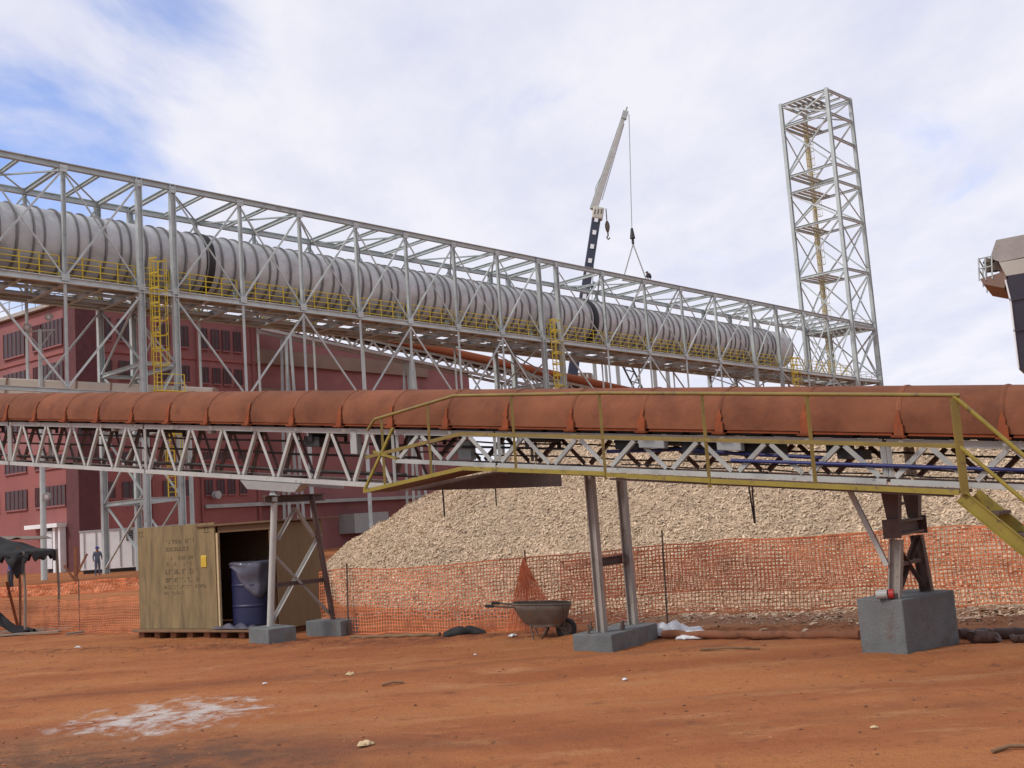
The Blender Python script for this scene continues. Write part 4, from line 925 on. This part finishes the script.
# ------------------------------------------------------------------ orange safety netting
def resample(P, st):
    P = np.array(P, float); d_ = np.r_[0, np.cumsum(np.linalg.norm(np.diff(P, axis=0), axis=1))]; s = np.arange(0, d_[-1], st)
    return np.stack([np.interp(s, d_, P[:, k]) for k in range(P.shape[1])], -1), s
def netting(name, path, hts, cell, strip, parent, mat='net', crumple=.05, seed=0., lift=0., rise=1):
    """path: ground points (x, y); hts: (bottom, top) at each point"""
    P, s = resample([(*p, *h_) for p, h_ in zip(path, hts)], cell); n = len(P)
    d_ = np.gradient(P[:, :2], axis=0); d_ /= np.linalg.norm(d_, axis=1)[:, None]; nr_ = np.stack([-d_[:, 1], d_[:, 0]], -1)
    rows = int(round((P[:, 3]-P[:, 2]).mean()/cell)); vv = np.linspace(0, 1, rows+1)
    S, Vv = np.meshgrid(s, vv); sag = .05*fbm(S*.5+seed, Vv*0+3.3, 2)
    off = crumple*2*fbm(S*1.3+seed, Vv*1.6+seed, 4)+crumple*1.2*fbm(S*.45+seed*2, Vv*.8, 2)
    zoff = sag*2.2*Vv+.085*fbm(S*1.7+seed, Vv*2.2+7, 3); soff = .14*fbm(S*1.1+seed+40, Vv*1.7, 3)
    z0 = ground_h(P[:, 0], P[:, 1])*0
    X = P[None, :, 0]+nr_[None, :, 0]*off+d_[None, :, 0]*soff; Y = P[None, :, 1]+nr_[None, :, 1]*off+d_[None, :, 1]*soff
    Z = P[None, :, 2]+(P[None, :, 3]-P[None, :, 2])*Vv+zoff
    C_ = np.stack([X, Y, Z], -1); verts = []; quads = []; base = 0
    up_ = np.array([0, 0, strip/2])
    for j in range(rows+1):
        r = C_[j]; k = 1.6 if j in (0, rows) else 1
        verts.append(np.concatenate([r-up_*k, r+up_*k])); i = np.arange(n-1); quads.append(np.stack([i, i+1, n+i+1, n+i], -1)+base); base += 2*n
    tx = np.concatenate([d_*strip/2, np.zeros((n, 1))], 1)
    for i_ in range(n):
        r = C_[:, i_]; verts.append(np.concatenate([r-tx[i_], r+tx[i_]])); j = np.arange(rows); m_ = rows+1
        quads.append(np.stack([j, m_+j, m_+j+1, j+1], -1)+base); base += 2*m_
    vs = np.concatenate(verts)
    off_ = V((0,0,0))
    if parent: off_ = parent.location
    return npmesh(name, vs-np.array(off_), np.concatenate(quads), mat, parent)
netA = thing('safety_net', V((2.3, 18.8, 0)), 'orange safety netting strung along the foot of the wood chip pile', 'netting')
pathA = [(-4.05, 21.6), (-3.4, 21.05), (-1.6, 20.1), (.0, 19.55), (2.3, 18.85), (5.4, 18.1), (7.6, 17.0), (9.5, 16.2), (11.5, 15.5)]
htA = [(.0, 1.22), (.02, 1.25), (.02, 1.20), (.03, 1.26), (.2, 1.36), (.18, 1.38), (.16, 1.38), (.15, 1.36), (.15, 1.36)]
netting('mesh', pathA, htA, .062, .0145, netA, seed=1., crumple=.085)
netting('mesh', [(.6, 19.42), (2.3, 18.91), (5.4, 18.16), (7.6, 17.06), (11.5, 15.56)], [(.5, 1.18), (.56, 1.30), (.5, 1.33), (.42, 1.33), (.3, 1.32)], .066, .0115, netA, seed=9., crumple=.15)
def fan(m):     # bunched net hanging at the post behind the wheelbarrow
    top = V((-.02, 19.5, 1.28)); L0, L1 = V((-.42, 19.42, .03)), V((.60, 19.15, .03))
    nl = 34
    for k in range(nl+1):
        q = L0.lerp(L1, k/nl); pts = [top.lerp(q, f_)+V((0, .05*math.sin(k*1.9+f_*9), .015*math.sin(k*3+f_*14))) for f_ in np.linspace(0, 1, 9)]
        for i in range(8): m.add([pts[i]-V((.006,0,0)), pts[i]+V((.006,0,0)), pts[i+1]+V((.006,0,0)), pts[i+1]-V((.006,0,0))], [(0,1,2,3)])
    for f_ in np.linspace(.08, 1, 24):
        for k in range(nl):
            a = top.lerp(L0.lerp(L1, k/nl), f_); b_ = top.lerp(L0.lerp(L1, (k+1)/nl), f_); w_ = V((0,0,.006)); j = .02*math.sin(k*1.3+f_*20)
            a = a+V((0,0,j)); b_ = b_+V((0,0,.02*math.sin((k+1)*1.3+f_*20))); m.add([a-w_, b_-w_, b_+w_, a+w_], [(0,1,2,3)])
m = MB(); fan(m); m.build('bunched_mesh', 'net', netA)
for x_, y_, h_ in ((-3.45, 21.0, 1.35), (-.02, 19.56, 1.42), (2.36, 18.8, 1.62), (8.9, 16.5, 1.7)):
    m = MB(); m.tube([(x_, y_, -.1), (x_+.04, y_, h_)], .016, 6); m.build('stake', 'rust', netA)
netB = thing('safety_net', V((-10.8, 26.2, 0)), 'low sagging orange netting left of the crate, behind the black canopy', 'netting')
netting('mesh', [(-17, 29.6), (-13.3, 27.6), (-11, 26.2), (-8.75, 24.75)], [(.0, .9), (.0, .82), (.0, .72), (.0, .8)], .062, .0105, netB, seed=4., crumple=.10)
for x_, y_ in ((-10.6, 25.95), (-14.6, 28.3)): m = MB(); m.tube([(x_, y_, -.1), (x_, y_, 1.25)], .014, 6); m.build('stake', 'rust', netB)
netC = thing('safety_net', V((-22, 46, 0)), 'crumpled orange netting band far back before the red building', 'netting')
netting('mesh', [(-34, 52), (-28, 50), (-22, 46.5), (-15, 45), (-8, 44)], [(.1, .5), (.0, .55), (.0, .40), (.05, .5), (0, .5)], .13, .04, netC, seed=14., crumple=.35)
for x_, y_ in ((-28, 50), (-22, 46.5), (-15, 45)): m = MB(); m.tube([(x_, y_, -.1), (x_, y_, 1.1)], .03, 6); m.build('stake', 'rust', netC)

# ------------------------------------------------------------------ plywood crate with the blue drum
ce = V((.85, -.527, 0)).normalized(); cn = V((.527, .85, 0)).normalized(); C0 = V((-8.36, 23.75, 0))
def CR(u, d_, z): return C0+ce*u+cn*d_+V((0,0,z))
crate = thing('plywood_crate', C0.copy(), 'big open plywood crate on a pallet with faded stencilled panel', 'crate')
def cb(name, u0, u1, d0, d1, z0, z1, mat, bv=.006):
    m = MB(); m.hexa([CR(u0,d0,z0),CR(u1,d0,z0),CR(u1,d1,z0),CR(u0,d1,z0)], [CR(u0,d0,z1),CR(u1,d0,z1),CR(u1,d1,z1),CR(u0,d1,z1)]); o = m.build(name, mat, crate)
    if bv: bevel(o, bv)
    return o
cwid = 4.0; cdep = 1.45; chh = 2.24; PW = 2.42
fp = cb('front_panel', .02, PW, -.06, -.02, .17, 2.32, 'ply'); tag(fp, 'front panel with faded dark stencil rows and a yellow tag')
cb('panel_edge', PW+.001, PW+.06, -.04, .02, .2, 2.1, 'ply_edge')
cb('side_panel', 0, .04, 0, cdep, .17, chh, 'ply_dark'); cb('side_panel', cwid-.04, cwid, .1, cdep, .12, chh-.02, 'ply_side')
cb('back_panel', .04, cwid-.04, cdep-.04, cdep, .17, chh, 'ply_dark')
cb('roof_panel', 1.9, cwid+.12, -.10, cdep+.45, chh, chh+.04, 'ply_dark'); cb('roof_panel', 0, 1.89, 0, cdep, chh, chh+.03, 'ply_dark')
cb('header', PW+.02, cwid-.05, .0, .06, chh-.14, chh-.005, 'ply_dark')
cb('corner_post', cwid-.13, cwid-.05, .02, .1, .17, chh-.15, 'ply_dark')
cb('floor', .05, cwid-.05, -.30, cdep-.05, .12, .168, 'timber')
for k in range(8):
    cb('pallet_block', .15+k*.5, .32+k*.5, -.2, cdep-.2, .0, .118, 'red_timber')
# stencilled rows (too faded to read), arrows and tag on the panel
m = MB(); rgs = random.Random(11)
def smark(u, z, w_, h_): m.hexa([CR(u,-.0625,z),CR(u+w_,-.0625,z),CR(u+w_,-.0602,z),CR(u,-.0602,z)], [CR(u,-.0625,z+h_),CR(u+w_,-.0625,z+h_),CR(u+w_,-.0602,z+h_),CR(u,-.0602,z+h_)])
for row, (z, u0, u1, h_) in enumerate(((1.94, .9, 1.75, .08), (1.78, .9, 1.65, .08), (1.60, .95, 1.85, .065), (1.48, .9, 1.65, .065), (1.30, .9, 1.85, .10), (1.13, .9, 1.85, .09), (1.00, .85, 2.15, .065), (.88, .85, 1.35, .055))):
    u = u0
    while u < u1:
        w_ = rgs.uniform(.055, .09)
        if rgs.random() < .82:
            if rgs.random() < .6: smark(u, z, .024, h_)
            if rgs.random() < .6: smark(u+.018, z+h_*.8, w_-.02, h_*.2)
            if rgs.random() < .5: smark(u+.018, z, w_-.02, h_*.2)
            if rgs.random() < .4: smark(u+w_-.015, z, .014, h_)
        u += w_+.02
for u0 in (.08, 2.12):
    for k in range(2): smark(u0+.1*k, 2.15, .018, .1); smark(u0-.025+.1*k, 2.22, .065, .014)
    smark(u0-.03, 2.12, .2, .016)
st_ = m.build('stencil', 'stencil', fp)
m = MB(); m.hexa([CR(2.0,-.075,1.42),CR(2.16,-.075,1.42),CR(2.16,-.061,1.42),CR(2.0,-.061,1.42)], [CR(2.0,-.075,1.62),CR(2.16,-.075,1.62),CR(2.16,-.061,1.66),CR(2.0,-.061,1.66)]); m.build('yellow_tag', 'tag', fp)
# drum
dc_ = CR(2.86, .62, .17); drum = thing('blue_drum', dc_, 'dark blue drum wrapped in torn plastic film inside the crate opening', 'drum')
m = MB(); R_ = .50; prof_ = [(0,.0),(.97,.0),(1,.03),(1,.38),(1.02,.40),(1.02,.42),(1,.44),(1,.80),(1.02,.82),(1.02,.84),(1,.86),(1,1.22),(.97,1.26),(0,1.26)]
n = 28
for i in range(len(prof_)-1):
    (r0, z0), (r1, z1) = prof_[i], prof_[i+1]
    A_ = [dc_+V((R_*r0*math.cos(6.2832*k/n), R_*r0*math.sin(6.2832*k/n), z0)) for k in range(n)]; B2_ = [dc_+V((R_*r1*math.cos(6.2832*k/n), R_*r1*math.sin(6.2832*k/n), z1)) for k in range(n)]
    m.add(A_+B2_, [(k, (k+1) % n, n+(k+1) % n, n+k) for k in range(n)], True)
m.build('body', 'drum', drum)
m = MB()
def filmf(u, v_):        # loose sheet over the lid, one corner hanging down the front
    a = 6.2832*u; hang = .10+.62*max(0, math.cos(a+1.25))**3; r_ = R_*1.045+.012*math.sin(a*9)+.01*math.sin(a*17+v_*5)
    if v_ < .4: return dc_+V((r_*v_/.4*math.cos(a), r_*v_/.4*math.sin(a), 1.30+.035*math.sin(a*3+v_*11)*v_))
    f_ = (v_-.4)/.6; return dc_+V((r_*math.cos(a)*(1+.02*math.sin(f_*9+a*5)), r_*math.sin(a)*(1+.02*math.sin(f_*9+a*5)), 1.295-hang*f_+.02*math.sin(a*7)*f_))
m.sheet(filmf, 48, 14); m.build('film', 'film', drum, solid(.003))
sb_ = CR(3.0, -.12, .17); m = MB()
m.sheet(lambda u, v_: sb_+ce*((u-.5)*1.1)+cn*((v_-.5)*.34)+V((0,0,.02+.10*abs(math.sin(u*9+v_*4))*math.sin(math.pi*v_)*math.sin(math.pi*u)**.5)), 28, 12)
tag(m.build('plastic_film', 'film', None, solid(.004)), 'crumpled clear plastic film lying on the crate floor below the blue drum', 'plastic film')

# ------------------------------------------------------------------ wheelbarrow
wb = gpt(530, 638); wb = V((.04, 18.25, -.03)); wd_ = V((.985, -.17, 0)).normalized(); wp = V((.17, .985, 0)).normalized()
bar_ = thing('wheelbarrow', wb, 'old rusty wheelbarrow parked before the orange netting, wheel to the right', 'wheelbarrow')
def W(u, v_, z): return wb+wd_*u+wp*v_+V((0,0,z))
def tray(m):
    top = []; bot = []; n = 24
    for k in range(n):
        a = 2*math.pi*k/n; c_, s_ = math.cos(a), math.sin(a); sq = lambda x: math.copysign(abs(x)**.55, x)
        top.append((sq(c_)*.48+.20, sq(s_)*.32, .60+.03*c_*-1)); bot.append((sq(c_)*.24+.26, sq(s_)*.2, .23))
    lay = []
    for f_, ex in ((1, 1), (.75, .96), (.45, .84), (.18, .62), (0, .4)):
        lay.append([(b_[0]+(t_[0]-b_[0])*((f_**.6)), b_[1]+(t_[1]-b_[1])*((f_**.6)), b_[2]+(t_[2]-b_[2])*f_) for t_, b_ in zip(top, bot)])
    vs = [W(*p) for l_ in lay for p in l_]; fs = []
    for i in range(len(lay)-1):
        for k in range(n): fs.append((i*n+k, (i+1)*n+k, (i+1)*n+(k+1) % n, i*n+(k+1) % n))
    fs.append(tuple((len(lay)-1)*n+k for k in range(n)))
    m.add(vs, fs, True)
m = MB(); tray(m); tr = m.build('tray', 'rust', bar_, solid(.012))
m = MB(); pts = []
for k in range(25):
    a = 2*math.pi*k/24; c_, s_ = math.cos(a), math.sin(a); sq = lambda x: math.copysign(abs(x)**.55, x); pts.append(W(sq(c_)*.48+.20, sq(s_)*.32, .605-.03*c_))
m.tube(pts, .014, 6, False); m.build('rim', 'rust', tr)
for sg in (-1, 1):
    m = MB(); m.tube([W(-.68, .26*sg, .63), W(-.1, .22*sg, .57), W(.35, .15*sg, .26), W(.58, .07*sg, .17)], .018, 8); h_ = m.build('handle', 'rust', bar_)
    m = MB(); m.tube([W(-.70, .262*sg, .632), W(-.56, .255*sg, .62)], .026, 8); m.build('grip', 'black', h_)
    m = MB(); m.tube([W(.0, .2*sg, .42), W(.06, .2*sg, .02), W(.18, .2*sg, .02), W(.30, .17*sg, .25)], .015, 6); m.build('leg', 'rust', bar_)
    m = MB(); m.tube([W(.62, .28*sg, .56), W(.56, .08*sg, .2)], .013, 6); m.build('stay', 'rust', bar_)
m = MB(); n = 20; pts = [W(.58+.135*math.cos(2*math.pi*k/n), 0, .175+.135*math.sin(2*math.pi*k/n)) for k in range(n+1)]; m.tube(pts, .042, 8, False); wh = m.build('wheel', 'black', bar_)
m = MB(); m.tube([W(.58, -.02, .175), W(.58, .02, .175)], .115, 16); m.tube([W(.58, -.09, .175), W(.58, .09, .175)], .02, 8); m.build('rim', 'rust', wh)

# ------------------------------------------------------------------ shade canopy, tarp, planks at the left
cz = 26.6
canopy = thing('shade_canopy', V((-12.4, cz, 0)), 'ragged black cloth canopy on thin poles at the left edge', 'canopy')
for x_, y_, h_, mt_ in ((-12.85, 26.35, 2.0, 'plank'), (-12.45, 26.9, 2.1, 'red_timber'), (-12.1, 26.4, 1.98, 'plank'), (-13.7, 28.2, 1.98, 'plank'), (-12.05, 28.2, 1.98, 'plank')):
    m = MB(); m.tube([(x_, y_, -.1), (x_+.02, y_, h_*.5), (x_-.02, y_, h_)], .032, 7); m.build('pole', mt_, canopy)
def clothf(u, v_):      # low pyramid of cloth with a short ragged valance
    a_, b_ = 2*u-1, 2*v_-1; k = max(abs(a_), abs(b_)); e_ = .86
    if k > e_: sc_ = e_/k; dz = -(k-e_)/(1-e_)*(.17+.07*math.sin(u*37+v_*23)+.05*math.sin(u*71-v_*13))
    else: sc_ = 1; dz = 0
    h_ = 1-min(k, e_)/e_
    return V((-13.12+a_*sc_*1.0/e_, 27.3+b_*sc_*1.0/e_, 1.96+.42*h_**1.1-.05*math.sin(min(k, e_)*3.6)*(1-h_)+dz+.012*math.sin(u*29)+.012*math.sin(v_*31)))
m = MB(); m.sheet(clothf, 48, 24); m.build('cloth', 'black_cloth', canopy, solid(.012))
m = MB(); m.sheet(lambda u, v_: V((-12.42+.52*u+.04*math.sin(v_*8), 26.12+.05*math.sin(u*9+v_*3), 1.90-(.10+.42*max(0, math.sin(u*3.0))**1.5+.07*math.sin(u*19))*v_)), 18, 10); m.build('hanging_flap', 'black_cloth', canopy, solid(.01))
m = MB(); m.sheet(lambda u, v_: V((-14.6+2.0*u, 27.6+1.6*v_, 2.42-.12*u+.03*math.sin(u*30))), 30, 4); tag(m.build('roof_sheet', 'plank', canopy, solid(.02)), 'grey corrugated roof sheet behind the black cloth')
m = MB(); m.sheet(lambda u, v_: V((-13.3+1.35*u, 26.2+.5*v_+.08*math.sin(u*8), max(.03, (1-u)**1.6*1.15*math.sin(math.pi*(.15+.7*v_))+.05*math.sin(u*14+v_*11)+.06))), 30, 14)
tag(m.build('black_tarp', 'black_cloth', None, solid(.012)), 'black tarpaulin slumped on the ground under the canopy', 'tarpaulin')
m = MB(); m.tube([(-12.9, 27.2, 1.25), (-12.55, 27.0, .15)], .035, 7); tag(m.build('leaning_stake', 'bracket', None), 'orange stake leaning between the canopy poles', 'stake')
for k, (x0, y0, x1, y1, wd2, lab) in enumerate(((2, 634, 70, 631, .16, 'long grey plank on the dirt below the canopy, nearest the building'), (-4, 637, 60, 634, .13, 'weathered grey plank on the dirt in front of the canopy'), (66, 636, 84, 634, .1, 'short pale plank offcut lying right of the canopy planks'))):
    a_, b2 = gpt(x0, y0), gpt(x1, y1); m = MB(); m.bar(a_+V((0,0,.05)), b2+V((0,0,.06)), wd2, .04); tag(m.build('plank', 'plank', None), lab, 'plank', 'planks by the canopy')
# timber logs
def log(a_, b2, r_, lab, mat='red_timber'):
    m = MB(); n = 14; pts = [V(a_).lerp(V(b2), i/n)+V((0, .02*math.sin(i*1.7), .012*math.sin(i*2.3))) for i in range(n+1)]
    m.tube(pts, r_, 10, True, [r_*(1+.08*math.sin(i*1.9)) for i in range(n+1)]); return tag(m.build('timber_log', mat, None), lab, 'log', 'logs lying along the netting')
a_, b2 = gpt(664, 639), gpt(862, 641); log(a_+V((0,.1,.07)), b2+V((0,.1,.05)), .062, 'long reddish log on the ground between the two right footings')
a_, b2 = gpt(962, 642), gpt(1060, 638); log(a_+V((.1,.3,.07)), b2+V((0,.3,.07)), .075, 'dark log at the right edge beyond the tall footing', 'brown_steel')
a_ = gpt(975, 643); log(a_+V((0,.05,.07)), a_+V((.28,.0,.08)), .09, 'short dark log end right of the tall footing', 'brown_steel')
a_, b2 = gpt(1012, 642), gpt(1040, 644); log(a_+V((0,0,.06)), b2+V((0,0,.06)), .05, 'thin dark log in front of the one at the right edge', 'brown_steel')
a_, b2 = gpt(350, 639), gpt(440, 638); log(a_+V((0,.1,.02)), b2+V((0,.1,.03)), .035, 'slim brown pole on the ground under the netting near the left footing', 'timber')
# cloths and scraps
def rag(name, c_, sx_, sy_, h_, mat, lab, cat, rz=0., sd=0., group=None):
    cz_, sz_ = math.cos(rz), math.sin(rz); m = MB()
    def f_(u, v_):
        a, b_ = (u-.5)*sx_*(1+.2*math.sin(v_*7+sd)), (v_-.5)*sy_*(1+.3*math.sin(u*6+sd))
        z = .015+h_*(abs(math.sin(u*7+sd+v_*3))*.6+abs(math.sin(v_*5+sd*2+u*9))*.4)*(math.sin(math.pi*u)*math.sin(math.pi*v_))**.4
        return V(c_)+V((a*cz_-b_*sz_, a*sz_+b_*cz_, z))
    m.sheet(f_, 22, 12); return tag(m.build(name, mat, None, solid(.006)), lab, cat, group)
rag('black_cloth', gpt(464, 637)+V((0,.1,0)), .65, .35, .15, 'black_cloth', 'crumpled black cloth on the ground left of the wheelbarrow', 'cloth', .1, 1.)
rag('white_sheet', gpt(672, 637)+V((.05,.15,.02)), .75, .45, .24, 'white_sheet', 'crumpled white plastic sheet beside the low footing', 'plastic sheet', -.3, 2.)
rag('white_sheet', gpt(694, 638), .5, .3, .12, 'white_sheet', 'flat white plastic sheet on the end of the reddish log', 'plastic sheet', .2, 4.)
for x_, y_, s_, lab in ((475, 654, .05, 'tiny white scrap lying in front of the black cloth'), (350, 676, .13, 'pale scrap on the dirt road below the left footing'), (366, 750, .14, 'pale scrap at the bottom edge below the left footing'), (513, 639, .12, 'white scrap between the cloth and the wheelbarrow'), (625, 681, .07, 'white scrap on the road below the low footing'), (626, 621, .16, 'white scrap standing out behind the low footing'), (78, 648, .1, 'white scrap on the dirt below the planks'), (265, 689, .05, 'tiny white scrap on the road left of centre'), (874, 727, .06, 'small pale scrap at the lower right of the road')):
    rag('paper_scrap', gpt(x_, y_), s_, s_*.6, s_*.35, 'white_sheet' if 'white' in lab else 'ply_edge', lab, 'scrap', rgs.uniform(-1, 1), x_*.1, 'scraps littering the dirt')
for x0, y0, x1, y1, lab in ((992, 750, 1030, 745, 'dark stick on the dirt at the lower right edge'), (700, 605+48, 760, 652, 'pale stick among rubble left of the tall footing'), (382, 688, 404, 686, 'short stick on the road near the middle left')):
    a_, b2 = gpt(x0, y0), gpt(x1, y1); m = MB(); m.tube([a_+V((0,0,.02)), a_.lerp(b2, .5)+V((0,.03,.035)), b2+V((0,0,.02))], .016, 6); tag(m.build('stick', 'timber', None), lab, 'stick', 'sticks on the dirt')

# ------------------------------------------------------------------ white site container and scaffold bits in the left background
ka = at(79, 558, 72); ct = thing('site_container', V((ka.x+3, 73.5, 0)), 'white site container with louvred vent behind the gallery legs', 'container')
def ctb(name, x0, x1, y0, y1, z0, z1, mat): m = MB(); m.hexa([(x0,y0,z0),(x1,y0,z0),(x1,y1,z0),(x0,y1,z0)], [(x0,y0,z1),(x1,y0,z1),(x1,y1,z1),(x0,y1,z1)]); return m.build(name, mat, ct)
ctb('body', ka.x, ka.x+7, 72.2, 74.8, .25, 2.75, 'white_paint'); ctb('roof_rim', ka.x-.04, ka.x+7.04, 72.15, 74.85, 2.75, 2.86, 'grey_panel'); ctb('skid', ka.x+.1, ka.x+6.9, 72.4, 74.6, 0, .24, 'dark')
for k in range(5): ctb('vent_slat', ka.x+3.1, ka.x+3.55, 72.13, 72.19, 2.02+k*.14, 2.12+k*.14, 'dark')
for k in range(9): ctb('wall_rib', ka.x+.25+k*.8, ka.x+.31+k*.8, 72.15, 72.199, .35, 2.7, 'grey_panel')
tpo = at(76, 577, 56); tps = thing('timber_post', V((tpo.x, 56, 0)), 'brown timber post with a raking strut near the white container', 'post')
m = MB(); m.bar((tpo.x, 56, 0), (tpo.x, 56, 1.9), .14); m.build('post', 'red_timber', tps); m = MB(); m.bar((tpo.x-.6, 56, 1.0), (tpo.x, 56, .1), .09); m.bar((tpo.x+.05, 56, .5), (tpo.x+.6, 56, 1.5), .09); m.build('strut', 'red_timber', tps)

# ------------------------------------------------------------------ people
def person(loc, joints, rads, edges, mats, label, helmet=None, rz=0.):
    root = thing('person', V(loc), label, 'person', None, rz)
    me = bpy.data.meshes.new('tmp'); me.from_pydata([V(j) for j in joints], edges, []); o = bpy.data.objects.new('tmp', me); COL.objects.link(o)
    sk = o.modifiers.new('skin', 'SKIN'); sk.use_smooth_shade = True
    if not me.skin_vertices: me.attributes.new('skin', 'FLOAT2', 'POINT') if False else None
    for i, d in enumerate(me.skin_vertices[0].data): d.radius = (rads[i], rads[i]); d.use_root = (i == 0)
    su = o.modifiers.new('sub', 'SUBSURF'); su.levels = 1; su.render_levels = 1
    dg = bpy.context.evaluated_depsgraph_get(); bm_ = bpy.data.meshes.new_from_object(o.evaluated_get(dg)); bpy.data.objects.remove(o)
    b_ = bpy.data.objects.new('body', bm_); COL.objects.link(b_); b_.parent = root
    bm_.materials.clear()
    for k in ('skin', mats[0], mats[1]): bm_.materials.append(MT[k])
    hd = V(joints[mats[2]]); hips = joints[0][2]; hands = [V(joints[i]) for i in mats[3]]
    for p in bm_.polygons:
        c_ = p.center
        if (c_-hd).length < .2 or min((c_-h_).length for h_ in hands) < .11: p.material_index = 0
        elif c_.z > hips+.03 if len(mats) < 5 else (c_-V(joints[mats[4]])).length < .42: p.material_index = 1
        else: p.material_index = 2
        p.use_smooth = True
    if helmet:
        m = MB(); c_ = hd+V((0,0,.04)); n = 14
        for i in range(5):
            a0, a1 = math.pi/2*i/5, math.pi/2*(i+1)/5
            A_ = [V(loc)+c_+V((.135*math.cos(a0)*math.cos(6.2832*k/n), .155*math.cos(a0)*math.sin(6.2832*k/n), .14*math.sin(a0))) for k in range(n)]
            B2_ = [V(loc)+c_+V((.135*math.cos(a1)*math.cos(6.2832*k/n), .155*math.cos(a1)*math.sin(6.2832*k/n), .14*math.sin(a1))) for k in range(n)]
            m.add(A_+B2_, [(k, (k+1) % n, n+(k+1) % n, n+k) for k in range(n)], True)
        m.box(V(loc)+c_+V((0,-.15,.01)), .24, .12, .02); m.build('helmet', helmet, root)
    return root
# standing: 0 hip 1 waist 2 chest 3 neck 4 head 5 crown | 6,7,8 L arm 9,10,11 R arm | 12,13,14,15 L leg 16..19 R leg
ST_J = [(0,0,.95),(0,0,1.12),(0,.01,1.36),(0,0,1.5),(0,-.02,1.62),(0,-.01,1.72),(-.19,.01,1.41),(-.25,.0,1.14),(-.24,-.1,.88),(.19,.01,1.41),(.26,-.03,1.14),(.2,-.22,.98),
        (-.1,0,.86),(-.11,-.03,.48),(-.12,.03,.08),(-.13,-.12,.04),(.1,0,.86),(.11,-.01,.48),(.12,.04,.08),(.14,-.11,.04)]
ST_E = [(0,1),(1,2),(2,3),(3,4),(4,5),(2,6),(6,7),(7,8),(2,9),(9,10),(10,11),(0,12),(12,13),(13,14),(14,15),(0,16),(16,17),(17,18),(18,19)]
ST_R = [.15,.14,.16,.06,.10,.07,.075,.05,.04,.075,.05,.04,.10,.07,.05,.04,.10,.07,.05,.04]
pp = at(97.5, 565, 67); person((pp.x, 67, 0), ST_J, ST_R, ST_E, ('cloth_grey', 'cloth_grey', 4, (8, 11)), 'worker in dull blue clothes standing before the white container', 'cloth_blue', rz=.6)
pp = at(11, 565, 52); person((pp.x, 52, 0), ST_J, ST_R, ST_E, ('cloth_blue', 'cloth_dark', 4, (8, 11)), 'worker in a bright blue jacket seen under the black canopy', 'helmet', rz=-.8)
# crouching on the roof chord
CR_J = [(0,0,.30),(.05,0,.42),(.22,0,.58),(.32,0,.62),(.42,0,.64),(.49,0,.68),(.24,-.18,.55),(.36,-.2,.33),(.5,-.12,.14),(.24,.18,.55),(.38,.2,.34),(.52,.1,.12),
        (.03,-.1,.28),(.36,-.13,.40),(.1,-.13,.06),(.26,-.13,.04),(.03,.1,.28),(.36,.13,.38),(.08,.13,.06),(.24,.13,.04)]
s_r = 56.9+3.1
def on_roof(s, wv, lab, rz): 
    p = G(s, wv, GT+.21); return person(tuple(p), CR_J, ST_R, ST_E, ('cloth_dark', 'cloth_dark', 4, (8, 11), 2), lab, 'cloth_grey', rz=rz)
on_roof(60.2, 0, 'worker in dark clothes crouching on top of the front roof chord', rad(225))
on_roof(58.2, GW-.2, 'worker in dark clothes crouching on the rear roof chord below the slings', rad(45))
